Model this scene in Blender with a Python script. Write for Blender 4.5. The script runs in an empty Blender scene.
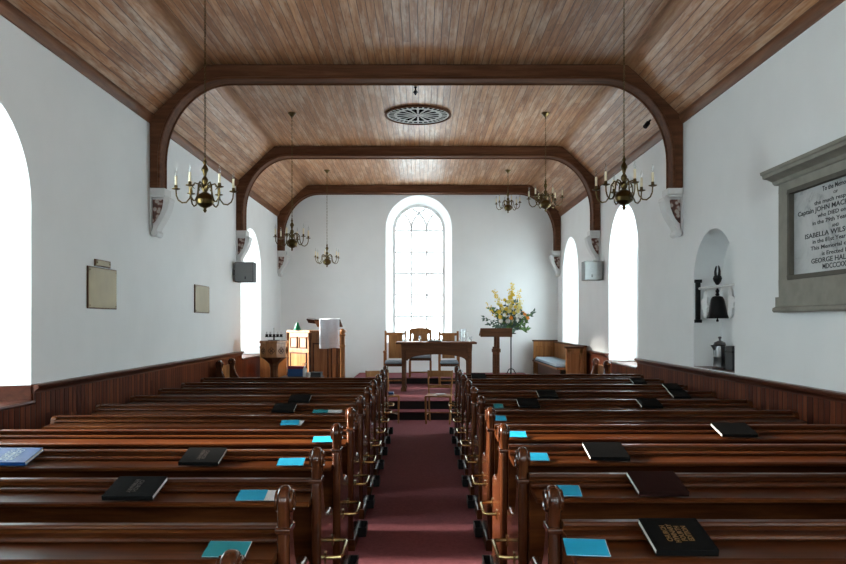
import bpy, bmesh, math, random
from mathutils import Vector, Matrix
from mathutils.geometry import tessellate_polygon
random.seed(7)
PI = math.pi
sc = bpy.context.scene
COL = sc.collection
F = 736.0; CX = 422.0; CY = 322.0; EYE = 1.65
XL, XR = -3.41, 3.27          # side walls
YB, YF = 17.75, -3.6          # far wall, wall behind the camera
ZC, ZT = 4.20, 4.88           # wall head, flat of the ceiling
CXR = (XL + XR) / 2
def wx(px, d): return (px - CX) * d / F
def wz(py, d): return EYE - (py - CY) * d / F

# ------------------------------------------------------------------ materials
def new_mat(name):
    m = bpy.data.materials.new(name); m.use_nodes = True
    nt = m.node_tree
    return m, nt, nt.nodes['Principled BSDF']
def N(nt, typ, **kw):
    n = nt.nodes.new(typ)
    for k, v in kw.items():
        if k in n.inputs: n.inputs[k].default_value = v
        else: setattr(n, k, v)
    return n
def ramp(nt, stops):
    r = nt.nodes.new('ShaderNodeValToRGB')
    el = r.color_ramp.elements
    while len(el) < len(stops): el.new(0.5)
    for e, (p, c) in zip(el, stops):
        e.position = p; e.color = (*c, 1)
    return r
def plain(name, col, rough=.5, metal=0, spec=.2, coat=0, var=.06, scale=18, bump=0):
    m, nt, b = new_mat(name)
    tc = N(nt, 'ShaderNodeTexCoord'); no = N(nt, 'ShaderNodeTexNoise', Scale=scale, Detail=4.0)
    nt.links.new(tc.outputs['Object'], no.inputs['Vector'])
    lo = tuple(max(0, c * (1 - var)) for c in col); hi = tuple(min(1, c * (1 + var)) for c in col)
    r = ramp(nt, [(.3, lo), (.7, hi)])
    nt.links.new(no.outputs['Fac'], r.inputs['Fac']); nt.links.new(r.outputs['Color'], b.inputs['Base Color'])
    b.inputs['Roughness'].default_value = rough; b.inputs['Metallic'].default_value = metal
    b.inputs['Specular IOR Level'].default_value = spec; b.inputs['Coat Weight'].default_value = coat
    b.inputs['Coat Roughness'].default_value = .12
    if bump:
        bp = N(nt, 'ShaderNodeBump', Strength=bump, Distance=.01)
        nt.links.new(no.outputs['Fac'], bp.inputs['Height']); nt.links.new(bp.outputs['Normal'], b.inputs['Normal'])
    return m
def wood(name, dark, mid, light, axis='X', rough=.35, coat=.3, scale=1.0, coat_rough=.15, spec=.5):
    m, nt, b = new_mat(name)
    tc = N(nt, 'ShaderNodeTexCoord'); mp = N(nt, 'ShaderNodeMapping')
    s = {'X': (1.2, 16, 16), 'Y': (16, 1.2, 16), 'Z': (16, 16, 1.2)}[axis]
    mp.inputs['Scale'].default_value = tuple(v * scale for v in s)
    oi = N(nt, 'ShaderNodeObjectInfo')
    ad = N(nt, 'ShaderNodeVectorMath', operation='ADD'); ml = N(nt, 'ShaderNodeVectorMath', operation='SCALE')
    ml.inputs[0].default_value = (37, 19, 53); nt.links.new(oi.outputs['Random'], ml.inputs['Scale'])
    nt.links.new(tc.outputs['Object'], ad.inputs[0]); nt.links.new(ml.outputs[0], ad.inputs[1])
    nt.links.new(ad.outputs[0], mp.inputs['Vector'])
    n1 = N(nt, 'ShaderNodeTexNoise', Scale=1.0, Detail=6.0, Roughness=.65, Distortion=.6)
    nt.links.new(mp.outputs[0], n1.inputs['Vector'])
    r = ramp(nt, [(.28, dark), (.5, mid), (.72, light)])
    nt.links.new(n1.outputs['Fac'], r.inputs['Fac']); nt.links.new(r.outputs['Color'], b.inputs['Base Color'])
    b.inputs['Roughness'].default_value = rough; b.inputs['Coat Weight'].default_value = coat
    b.inputs['Coat Roughness'].default_value = coat_rough; b.inputs['Specular IOR Level'].default_value = spec
    bp = N(nt, 'ShaderNodeBump', Strength=.02, Distance=.004)
    nt.links.new(n1.outputs['Fac'], bp.inputs['Height']); nt.links.new(bp.outputs['Normal'], b.inputs['Normal'])
    return m
def boards(name, pitch, dark, mid, light, groove, rough, coat=0, groove_w=.07, spec=.5, wash=None, bump=.5, pv=.28):
    """Boarding laid out in the UV map: u across the boards (metres), v along them."""
    m, nt, b = new_mat(name)
    uv = N(nt, 'ShaderNodeUVMap'); uv.uv_map = 'UVMap'
    sep = N(nt, 'ShaderNodeSeparateXYZ'); nt.links.new(uv.outputs[0], sep.inputs[0])
    def M(op, a, bb=None):
        n = N(nt, 'ShaderNodeMath', operation=op)
        for i, v in enumerate((a, bb)):
            if v is None: continue
            if isinstance(v, (int, float)): n.inputs[i].default_value = v
            else: nt.links.new(v, n.inputs[i])
        return n.outputs[0]
    u = M('DIVIDE', sep.outputs['X'], pitch); fl = M('FLOOR', u); fr = M('FRACT', u)
    wn = N(nt, 'ShaderNodeTexWhiteNoise', noise_dimensions='1D'); nt.links.new(fl, wn.inputs['W'])
    # board ends: each board is broken along its length
    vs = M('ADD', M('DIVIDE', sep.outputs['Y'], 3.1), M('MULTIPLY', wn.outputs['Value'], 7.0))
    vfl = M('FLOOR', vs)
    wn2 = N(nt, 'ShaderNodeTexWhiteNoise', noise_dimensions='2D')
    cb = N(nt, 'ShaderNodeCombineXYZ'); nt.links.new(fl, cb.inputs[0]); nt.links.new(vfl, cb.inputs[1])
    nt.links.new(cb.outputs[0], wn2.inputs['Vector'])
    cv = N(nt, 'ShaderNodeCombineXYZ')
    nt.links.new(M('MULTIPLY', sep.outputs['X'], 26.0), cv.inputs[0]); nt.links.new(M('MULTIPLY', sep.outputs['Y'], 1.6), cv.inputs[1])
    nt.links.new(M('MULTIPLY', wn2.outputs['Value'], 40.0), cv.inputs[2])
    n1 = N(nt, 'ShaderNodeTexNoise', Scale=1.0, Detail=7.0, Roughness=.7, Distortion=.4); nt.links.new(cv.outputs[0], n1.inputs['Vector'])
    mix = M('ADD', M('MULTIPLY', n1.outputs['Fac'], 1 - pv), M('MULTIPLY', wn2.outputs['Value'], pv))
    r = ramp(nt, [(.3, dark), (.5, mid), (.68, light)]); nt.links.new(mix, r.inputs['Fac'])
    col = r.outputs['Color']
    if wash:
        n2 = N(nt, 'ShaderNodeTexNoise', Scale=1.0, Detail=4.0, Roughness=.75)
        cw = N(nt, 'ShaderNodeCombineXYZ')
        nt.links.new(M('MULTIPLY', sep.outputs['X'], 7.0), cw.inputs[0]); nt.links.new(M('MULTIPLY', sep.outputs['Y'], .9), cw.inputs[1])
        nt.links.new(M('MULTIPLY', wn.outputs['Value'], 3.0), cw.inputs[2]); nt.links.new(cw.outputs[0], n2.inputs['Vector'])
        rw = ramp(nt, [(.47, (0, 0, 0)), (.72, (.75, .75, .75))]); nt.links.new(n2.outputs['Fac'], rw.inputs['Fac'])
        mw = N(nt, 'ShaderNodeMix', data_type='RGBA'); nt.links.new(rw.outputs['Color'], mw.inputs[0])
        nt.links.new(col, mw.inputs[6]); mw.inputs[7].default_value = (*wash, 1); col = mw.outputs[2]
    e = M('MINIMUM', fr, M('SUBTRACT', 1.0, fr))
    g = N(nt, 'ShaderNodeMapRange'); g.inputs['From Min'].default_value = groove_w * .35; g.inputs['From Max'].default_value = groove_w
    nt.links.new(e, g.inputs['Value'])
    mg = N(nt, 'ShaderNodeMix', data_type='RGBA'); nt.links.new(g.outputs[0], mg.inputs[0])
    mg.inputs[6].default_value = (*groove, 1); nt.links.new(col, mg.inputs[7])
    nt.links.new(mg.outputs[2], b.inputs['Base Color'])
    bp = N(nt, 'ShaderNodeBump', Strength=bump, Distance=.006); nt.links.new(g.outputs[0], bp.inputs['Height'])
    nt.links.new(bp.outputs['Normal'], b.inputs['Normal'])
    b.inputs['Roughness'].default_value = rough; b.inputs['Coat Weight'].default_value = coat; b.inputs['Coat Roughness'].default_value = .15
    b.inputs['Specular IOR Level'].default_value = spec
    return m
def glass_mat(name, tint=(1, 1, 1), refl=.06):
    m, nt, b = new_mat(name); nt.nodes.remove(b)
    t = N(nt, 'ShaderNodeBsdfTransparent'); t.inputs['Color'].default_value = (*tint, 1)
    g = N(nt, 'ShaderNodeBsdfGlossy'); g.inputs['Roughness'].default_value = .03
    mx = N(nt, 'ShaderNodeMixShader'); mx.inputs[0].default_value = refl
    nt.links.new(t.outputs[0], mx.inputs[1]); nt.links.new(g.outputs[0], mx.inputs[2])
    nt.links.new(mx.outputs[0], nt.nodes['Material Output'].inputs['Surface'])
    return m

M_wall = plain('white_plaster', (.76, .785, .79), .85, var=.018, scale=2.5, spec=.2, bump=.03)
M_ceil = boards('limed_pine_boarding', .088, (.16, .058, .020), (.32, .138, .056), (.50, .27, .135), (.05, .02, .009),   .38, coat=.0, wash=(.60, .46, .34), spec=.3, groove_w=.05, pv=.15)
M_ceilp = wood('limed_pine_moulding', (.16, .068, .027), (.31, .15, .072), (.45, .26, .15), 'Y', .42, 0, spec=.2)
M_corn = wood('pine_cornice', (.085, .032, .014), (.16, .066, .031), (.24, .11, .055), 'Y', .45, 0, spec=.15)
M_dado = boards('mahogany_boarding', .085, (.05, .0105, .0045), (.095, .0225, .0085), (.15, .042, .016), (.008, .003, .002), .45, coat=.0, spec=.06, groove_w=.1, bump=.8)
M_pew = wood('varnished_pew_wood', (.022, .005, .0017), (.055, .0145, .0041), (.108, .034, .0092), 'X', .28, .0, coat_rough=.16, spec=.09)
M_pewz = wood('varnished_pew_end_wood', (.022, .0056, .0022), (.048, .0132, .0047), (.085, .028, .0088), 'Z', .22, .3, coat_rough=.08, spec=.2)
M_beam = wood('dark_oak_beam', (.055, .021, .0095), (.10, .039, .0185), (.15, .065, .032), 'X', .6, .0, spec=.1)
M_beamz = M_beam
M_red = wood('red_mahogany', (.032, .008, .0045), (.058, .016, .0085), (.09, .027, .013), 'Y', .32, .1, spec=.25)
M_oak = wood('mid_oak', (.17, .064, .020), (.26, .108, .036), (.35, .165, .06), 'Z', .42, .0, spec=.12)
M_oakd = wood('dark_oak', (.042, .0155, .007), (.07, .0275, .012), (.105, .045, .02), 'X', .45, .0, spec=.1)
M_oakl = wood('golden_oak', (.18, .075, .026), (.27, .125, .046), (.35, .18, .072), 'Z', .42, .0, spec=.12)
M_pulp = wood('pulpit_oak', (.19, .075, .028), (.28, .122, .047), (.37, .18, .078), 'Z', .3, .4, coat_rough=.16, spec=.1)
M_carpet = plain('burgundy_carpet', (.185, .060, .070), .95, var=.16, scale=45, spec=.1, bump=.12)
M_floor = boards('dark_floorboards', .14, (.012, .006, .004), (.02, .01, .006), (.03, .015, .009), (.008, .004, .003), .5)
M_black = plain('matt_black', (.008, .008, .009), .5, spec=.2)
M_iron = plain('black_iron', (.016, .016, .017), .42, metal=.6)
M_riser = plain('black_riser', (.014, .011, .011), .6)
M_brass = plain('polished_brass', (.42, .32, .15), .25, metal=1, var=.1)
M_abrass = plain('aged_brass', (.11, .078, .03), .3, metal=1, var=.2, scale=30)
M_plaque = plain('satin_brass_plate', (.135, .105, .057), .4, metal=1, var=.12, scale=6)
M_white = plain('white_paint', (.62, .63, .63), .45, var=.02)
M_dull = plain('dull_black_void', (.006, .006, .006), 1.0, spec=0)
M_plaster = plain('painted_plaster_fret', (.62, .62, .6), .9, var=.03, spec=.05)
M_candle = plain('ivory_candle', (.78, .70, .50), .5, var=.03)
M_bulb = glass_mat('clear_glass', (.93, .95, .96), .16)
M_glass = glass_mat('window_glass', (.98, .99, 1), .04)
M_bar = plain('white_glazing_bar', (.82, .83, .84), .5, var=.01)
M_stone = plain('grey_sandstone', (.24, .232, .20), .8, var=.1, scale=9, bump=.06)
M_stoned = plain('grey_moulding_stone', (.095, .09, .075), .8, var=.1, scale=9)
M_marble, _nt, _b = new_mat('veined_white_marble')
_tc = N(_nt, 'ShaderNodeTexCoord'); _n = N(_nt, 'ShaderNodeTexNoise', Scale=2.2, Detail=9.0, Roughness=.62, Distortion=1.8)
_nt.links.new(_tc.outputs['Object'], _n.inputs['Vector'])
_r = ramp(_nt, [(.36, (.2, .215, .22)), (.46, (.37, .385, .385)), (.6, (.42, .435, .435))])
_nt.links.new(_n.outputs['Fac'], _r.inputs['Fac']); _nt.links.new(_r.outputs['Color'], _b.inputs['Base Color']); _b.inputs['Roughness'].default_value = .4
M_ink = plain('black_lettering', (.02, .022, .025), .6)
M_book = plain('black_book_cloth', (.005, .005, .005), .8, var=.2, scale=60, spec=.03)
M_bookm = plain('maroon_book_cloth', (.017, .0065, .0055), .8, var=.2, scale=60, spec=.03)
M_bookb = plain('blue_book_cloth', (.010, .058, .21), .5, var=.08, scale=40)
M_navy = plain('navy_book_cloth', (.018, .07, .2), .5)
M_crim = plain('crimson_book_cloth', (.25, .02, .05), .5)
M_page = plain('cream_pages', (.58, .57, .53), .8, var=.05, scale=80)
M_gold = plain('gold_foil_lettering', (.19, .105, .038), .4, metal=.4)
M_faint = plain('worn_lettering', (.045, .035, .03), .6)
M_silver = plain('silver_foil_lettering', (.3, .38, .46), .4)
M_cyan = plain('turquoise_card', (.012, .26, .42), .55, var=.04)
M_teal = plain('teal_card', (.012, .18, .21), .55, var=.04)
M_paper = plain('white_paper', (.5, .5, .5), .8, var=.03)
M_cloth = plain('white_linen', (.68, .73, .80), .9, var=.05, scale=30, bump=.08)
M_cush = plain('blue_grey_upholstery', (.30, .38, .45), .9, var=.1, scale=60)
M_cushd = plain('dark_teal_piping', (.04, .075, .095), .9)
M_green = plain('green_glaze', (.02, .24, .12), .3)
M_leaf = plain('green_leaf', (.11, .21, .07), .55, var=.3, scale=8)
M_leafd = plain('dark_eucalyptus', (.085, .135, .105), .55, var=.3, scale=8)
M_yel = plain('yellow_petal', (.72, .52, .06), .6, var=.15)
M_lime = plain('pale_yellow_petal', (.70, .62, .22), .6, var=.15)
M_org = plain('orange_petal', (.80, .30, .04), .6, var=.15)
M_wht = plain('white_petal', (.80, .80, .72), .6)
M_pew_ter = plain('pewter', (.15, .155, .16), .3, metal=1, var=.1)
M_grey = plain('grey_speaker_grille', (.2, .21, .215), .75, var=.1, scale=120)
M_greyl = plain('pale_grey_speaker_case', (.23, .245, .245), .6)
M_greyd = plain('charcoal_casing', (.05, .052, .056), .6)
M_carve, _nt, _b = new_mat('painted_foliage_carving')
_tc = N(_nt, 'ShaderNodeTexCoord'); _n = N(_nt, 'ShaderNodeTexVoronoi', Scale=17.0); _nt.links.new(_tc.outputs['Object'], _n.inputs['Vector'])
_r = ramp(_nt, [(.35, (.42, .36, .32)), (.5, (.16, .06, .04)), (.7, (.07, .03, .022))]); _nt.links.new(_n.outputs['Distance'], _r.inputs['Fac'])
_nt.links.new(_r.outputs['Color'], _b.inputs['Base Color']); _b.inputs['Roughness'].default_value = .7
_bp = N(_nt, 'ShaderNodeBump', Strength=.8, Distance=.02); _bp.invert = True; _nt.links.new(_n.outputs['Distance'], _bp.inputs['Height']); _nt.links.new(_bp.outputs['Normal'], _b.inputs['Normal'])

# ------------------------------------------------------------------ object helpers
ORG = {}
def thing(name, label, cat, loc=(0, 0, 0), group=None):
    o = bpy.data.objects.new(name, None); COL.objects.link(o)
    o.empty_display_size = .1; o.location = loc; ORG[o] = Vector(loc)
    o['label'] = label; o['category'] = cat
    if group: o['group'] = group
    return o
def tag(o, label, cat, group=None):
    o['label'] = label; o['category'] = cat
    if group: o['group'] = group
    return o
def copy_tree(o, loc=None, rotz=None, parent=None):
    c = o.copy(); COL.objects.link(c)
    if parent: c.parent = parent
    if loc is not None: c.location = loc; ORG[c] = Vector(loc)
    if rotz is not None: c.rotation_euler = (0, 0, rotz)
    for ch in list(o.children): copy_tree(ch, parent=c)
    return c
class MB:
    def __init__(s): s.v = []; s.f = []; s.uv = {}
    def add(s, vs, fs):
        b = len(s.v); s.v += [Vector(v) for v in vs]; s.f += [tuple(b + i for i in f) for f in fs]; return s
    def box(s, lo, hi):
        x0, y0, z0 = lo; x1, y1, z1 = hi
        x0, x1 = sorted((x0, x1)); y0, y1 = sorted((y0, y1)); z0, z1 = sorted((z0, z1))
        return s.add([(x0, y0, z0), (x1, y0, z0), (x1, y1, z0), (x0, y1, z0), (x0, y0, z1), (x1, y0, z1), (x1, y1, z1), (x0, y1, z1)],
                     [(0, 3, 2, 1), (4, 5, 6, 7), (0, 1, 5, 4), (1, 2, 6, 5), (2, 3, 7, 6), (3, 0, 4, 7)])
    def prism(s, pts, a, b, axis='x'):
        """Extrude a 2D outline from a to b; axis x: pts (y,z); y: pts (x,z); z: pts (x,y)."""
        def mk(p, t):
            return {'x': (t, p[0], p[1]), 'y': (p[0], t, p[1]), 'z': (p[0], p[1], t)}[axis]
        n = len(pts); vs = [mk(p, a) for p in pts] + [mk(p, b) for p in pts]
        fs = [(i, (i + 1) % n, n + (i + 1) % n, n + i) for i in range(n)]
        fs += [tuple(range(n)), tuple(reversed(range(n, 2 * n)))]
        return s.add(vs, fs)
    def lathe(s, prof, c, n=20, sx=1, sy=1):
        vs = []; k = len(prof)
        for i in range(n):
            a = 2 * PI * i / n
            for r, z in prof: vs.append((c[0] + sx * r * math.cos(a), c[1] + sy * r * math.sin(a), c[2] + z))
        fs = [(i * k + j, ((i + 1) % n) * k + j, ((i + 1) % n) * k + j + 1, i * k + j + 1) for i in range(n) for j in range(k - 1)]
        if prof[0][0] > 1e-4: fs.append(tuple(i * k for i in reversed(range(n))))
        if prof[-1][0] > 1e-4: fs.append(tuple(i * k + k - 1 for i in range(n)))
        return s.add(vs, fs)
    def tube(s, pts, r, n=8, closed=False, taper=None):
        pts = [Vector(p) for p in pts]; m = len(pts); vs = []; up0 = None
        for i, p in enumerate(pts):
            if closed: t = pts[(i + 1) % m] - pts[i - 1]
            else: t = pts[min(i + 1, m - 1)] - pts[max(i - 1, 0)]
            t.normalize()
            if up0 is None:
                up0 = Vector((0, 0, 1)) if abs(t.z) < .9 else Vector((0, 1, 0))
            a = t.cross(up0)
            if a.length < 1e-5: a = t.cross(Vector((1, 0, 0)))
            a.normalize(); b = a.cross(t); up0 = b
            rr = r if taper is None else r + (taper - r) * i / (m - 1)
            for j in range(n):
                th = 2 * PI * j / n; vs.append(p + rr * (math.cos(th) * a + math.sin(th) * b))
        fs = []
        for i in range(m if closed else m - 1):
            for j in range(n):
                i2 = (i + 1) % m; fs.append((i * n + j, i * n + (j + 1) % n, i2 * n + (j + 1) % n, i2 * n + j))
        if not closed: fs += [tuple(range(n - 1, -1, -1)), tuple((m - 1) * n + j for j in range(n))]
        return s.add(vs, fs)
    def ball(s, c, r, n=10, k=6, sz=1):
        prof = [(max(0, r * math.sin(PI * j / k)), -r * sz * math.cos(PI * j / k)) for j in range(k + 1)]
        prof[0] = (0, prof[0][1]); prof[-1] = (0, prof[-1][1])
        return s.lathe(prof, c, n)
    def xform(s, mat):
        s.v = [mat @ v for v in s.v]; return s
    def build(s, name, mat, parent=None, smooth=True, bevel=0, seg=2, loc=None, uvf=None, auto=35):
        me = bpy.data.meshes.new(name)
        o0 = Vector((0, 0, 0))
        if parent is not None:
            p = parent
            while p.parent is not None: p = p.parent
            o0 = ORG.get(p, Vector((0, 0, 0)))
        elif loc is not None: o0 = Vector(loc)
        me.from_pydata([v - o0 for v in s.v], [], s.f); me.update()
        bm = bmesh.new(); bm.from_mesh(me); bmesh.ops.remove_doubles(bm, verts=bm.verts, dist=1e-6)
        bmesh.ops.recalc_face_normals(bm, faces=bm.faces); bm.to_mesh(me); bm.free()
        if uvf:
            uv = me.uv_layers.new(name='UVMap')
            for pl in me.polygons:
                for li in pl.loop_indices:
                    uv.data[li].uv = uvf(me.vertices[me.loops[li].vertex_index].co + o0, pl.normal)
        me.materials.append(mat)
        if smooth:
            me.shade_smooth(); me.set_sharp_from_angle(angle=math.radians(auto))
        o = bpy.data.objects.new(name, me); COL.objects.link(o)
        if parent is not None: o.parent = parent
        elif loc is not None: o.location = loc
        ORG[o] = o0
        if bevel:
            b = o.modifiers.new('bevel', 'BEVEL'); b.width = bevel; b.segments = seg; b.limit_method = 'ANGLE'; b.angle_limit = math.radians(40)
            me.shade_smooth()
            b.harden_normals = True
        return o
def structure(o): o['kind'] = 'structure'; return o
def text_mesh(name, body, size, mat, matrix, parent, space=1.0, depth=.0008, width=None, line=1.0):
    cu = bpy.data.curves.new(name, 'FONT'); cu.body = body; cu.size = size; cu.align_x = 'CENTER'; cu.align_y = 'CENTER'
    cu.extrude = depth; cu.space_line = line; cu.offset = size * .018; cu.resolution_u = 2
    t = bpy.data.objects.new(name + '_c', cu); COL.objects.link(t)
    bpy.context.view_layer.update()
    me = bpy.data.meshes.new_from_object(t.evaluated_get(bpy.context.evaluated_depsgraph_get()))
    bpy.data.objects.remove(t); bpy.data.curves.remove(cu)
    if width:
        xs = [v.co.x for v in me.vertices]; w = max(xs) - min(xs)
        if w > 0: me.transform(Matrix.Diagonal((width / w, 1, 1, 1)))
    p = parent
    while p.parent is not None: p = p.parent
    me.transform(Matrix.Translation(-ORG.get(p, Vector())) @ matrix)
    me.materials.clear(); me.materials.append(mat); me.name = name
    o = bpy.data.objects.new(name, me); COL.objects.link(o); o.parent = parent
    return o

# ------------------------------------------------------------------ the room
def arch(c, r, z0, zs, n=22):
    """Outline of a round-headed opening (u, z), counter-clockwise from the bottom left."""
    return [(c - r, z0), (c + r, z0)] + [(c + r * math.cos(PI * i / n), zs + r * math.sin(PI * i / n)) for i in range(n + 1)]
TH = .52
def wall(name, fmap, u0, u1, z1, wins, niches=()):
    mb = MB()
    outer = [(u0, 0), (u1, 0), (u1, z1), (u0, z1)]
    def face(loops, d):
        flat = [p for l in loops for p in l]
        tri = tessellate_polygon([[Vector((p[0], p[1], 0)) for p in l] for l in loops])
        mb.add([fmap(p[0], p[1], d) for p in flat], [tuple(t) for t in tri])
    inner = [arch(w['c'], w['r'], w['z0'], w['zs']) for w in wins]
    outs = [arch(w['c'], w['r2'], w['z0'], w['zs2']) for w in wins]
    nin = [arch(*n[:4]) for n in niches]
    face([outer] + inner + nin, 0)
    face([outer] + outs, TH)
    for a, b in zip(inner, outs):
        n = len(a); mb.add([fmap(*p, 0) for p in a] + [fmap(*p, TH) for p in b], [(i, (i + 1) % n, n + (i + 1) % n, n + i) for i in range(n)])
    for a, nn in zip(nin, niches):
        n = len(a); dp = nn[4]
        mb.add([fmap(*p, 0) for p in a] + [fmap(*p, dp) for p in a], [(i, (i + 1) % n, n + (i + 1) % n, n + i) for i in range(n)])
        face([a], dp)
    n = 4; mb.add([fmap(*p, 0) for p in outer] + [fmap(*p, TH) for p in outer], [(i, (i + 1) % n, n + (i + 1) % n, n + i) for i in range(n)])
    return structure(mb.build(name, M_wall, auto=25))
SILL = .96
def W(c, r=.85, zt=3.52, n=.2, z0=SILL, tint=.4): return dict(c=c, r=r, z0=z0, zs=zt - r, r2=r - n, zs2=zt - r - .02, tint=tint)
left_wins = [W(5.57, .85, tint=.5), W(14.72, .87, tint=.35), W(-1.7, 1.05, 3.8, tint=.45)]  # last one is unseen, added behind the camera to brighten the room
right_wins = [W(12.0, .88, 3.58, tint=.55), W(16.25, .85, tint=.3), W(-1.7, 1.05, 3.8, tint=.98)]  # last one also added out of view, brighter so light comes from the right
fill_wins = [W(CXR - 1.6, .95, 4.6, z0=2.0, tint=.22), W(CXR + 1.6, .95, 4.6, z0=2.0, tint=.22)]  # unseen windows added in the wall behind the camera as fill light
niche = (8.28, .58, 1.115, 2.70 - .58, .34)
back_win = dict(c=-.075, r=.80, z0=1.15, zs=4.71 - .80, r2=.62, zs2=4.53 - .62, tint=.2)
wall('wall_left', lambda u, z, d: (XL - d, u, z), YF, YB, 5.2, left_wins)
wall('wall_right', lambda u, z, d: (XR + d, u, z), YF, YB, 5.2, right_wins, [niche])
wall('wall_back', lambda u, z, d: (u, YB + d, z), XL - TH, XR + TH, 5.2, [back_win])
wall('wall_front', lambda u, z, d: (u, YF - d, z), XL - TH, XR + TH, 5.2, fill_wins)
structure(MB().box((XL - .02, YF, -.1), (XR + .02, YB, 0)).build('floor', M_floor, uvf=lambda p, n: (p.x, p.y)))
# boarded ceiling: two slopes and a flat
SX0, SX1 = XL + .70, XR - .70
cb = MB(); y0, y1 = YF - .1, YB + .1
prof = [(XL - .05, ZC - .05), (SX0, ZT), (SX1, ZT), (XR + .05, ZC - .05)]
for (a, b) in zip(prof, prof[1:]):
    cb.add([(a[0], y0, a[1]), (b[0], y0, b[1]), (b[0], y1, b[1]), (a[0], y1, a[1])], [(0, 1, 2, 3)])
def ceil_uv(p, n):
    if abs(n.x) < .3: return (p.x + 50.03, p.y)
    return (math.copysign(1, p.x) * math.hypot(abs(p.x - (SX0 if p.x < 0 else SX1)), p.z - ZT) + (20 if p.x < 0 else 90), p.y)
structure(cb.build('ceiling', M_ceil, smooth=False, uvf=ceil_uv))
# cornice moulding where the slopes meet the walls, and a bead on the two creases
cn = 0
def trim(mb, mat, **kw):
    global cn; cn += 1
    return structure(mb.build('trim_%d' % cn, mat, **kw))
for s, X in ((1, XL), (-1, XR)):
    pr = [(X - s * .02, ZC - .065), (X + s * .02, ZC - .065), (X + s * .03, ZC - .045), (X + s * .045, ZC - .03), (X + s * .05, ZC - .012), (X + s * .058, ZC + .01), (X + s * .06, ZC + .03), (X + s * .05, ZC + .05), (X - s * .02, ZC + .02)]
    trim(MB().prism(pr, YF, YB, 'y'), M_corn)
    xc = SX0 if s > 0 else SX1
    trim(MB().prism([(xc + s * .10, ZT - .001), (xc + s * .10, ZT - .012), (xc + s * .07, ZT - .016), (xc + s * .05, ZT - .01), (xc + s * .0, ZT - .02), (xc - s * .035, ZT - .05), (xc - s * .075, ZT - .085), (xc - s * .085, ZT - .075), (xc, ZT + .01)], YF, YB, 'y'), M_ceilp)
    # dado: boarding, cap rail and a base, broken at the windows
    wins = left_wins if s > 0 else right_wins
    cuts = sorted((w['c'] - w['r'], w['c'] + w['r']) for w in wins)
    segs = []; a = YF
    for c0, c1 in cuts: segs.append((a, c0)); a = c1
    segs.append((a, YB - .002))
    bd = MB().box((X - s * .01, YF, 0), (X + s * .02, YB - .002, SILL - .02))
    cap = MB()
    cpf = [(X - s * .01, 1.025), (X + s * .028, 1.025), (X + s * .03, 1.045), (X + s * .045, 1.06), (X + s * .06, 1.07), (X + s * .065, 1.09), (X + s * .055, 1.102), (X - s * .01, 1.105)]
    for c0, c1 in segs:
        bd.box((X - s * .01, c0, SILL - .02), (X + s * .02, c1, 1.03)); cap.prism(cpf, c0, c1, 'y')
    for c0, c1 in cuts:      # the ledge in each window recess
        cap.prism([(X - s * .01, SILL - .025), (X + s * .028, SILL - .025), (X + s * .04, SILL - .01), (X + s * .035, SILL + .006), (X - s * .01, SILL + .008)], c0 + .001, c1 - .001, 'y')
    trim(bd, M_dado, uvf=lambda p, n: (p.y, p.z), smooth=False)
    trim(cap, M_red)
    o = MB().box((X + s * .02, YF, 0), (X + s * .035, YB - .01, .14)).build('baseboard_' + ('left' if s > 0 else 'right'), M_red); structure(o)
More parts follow.
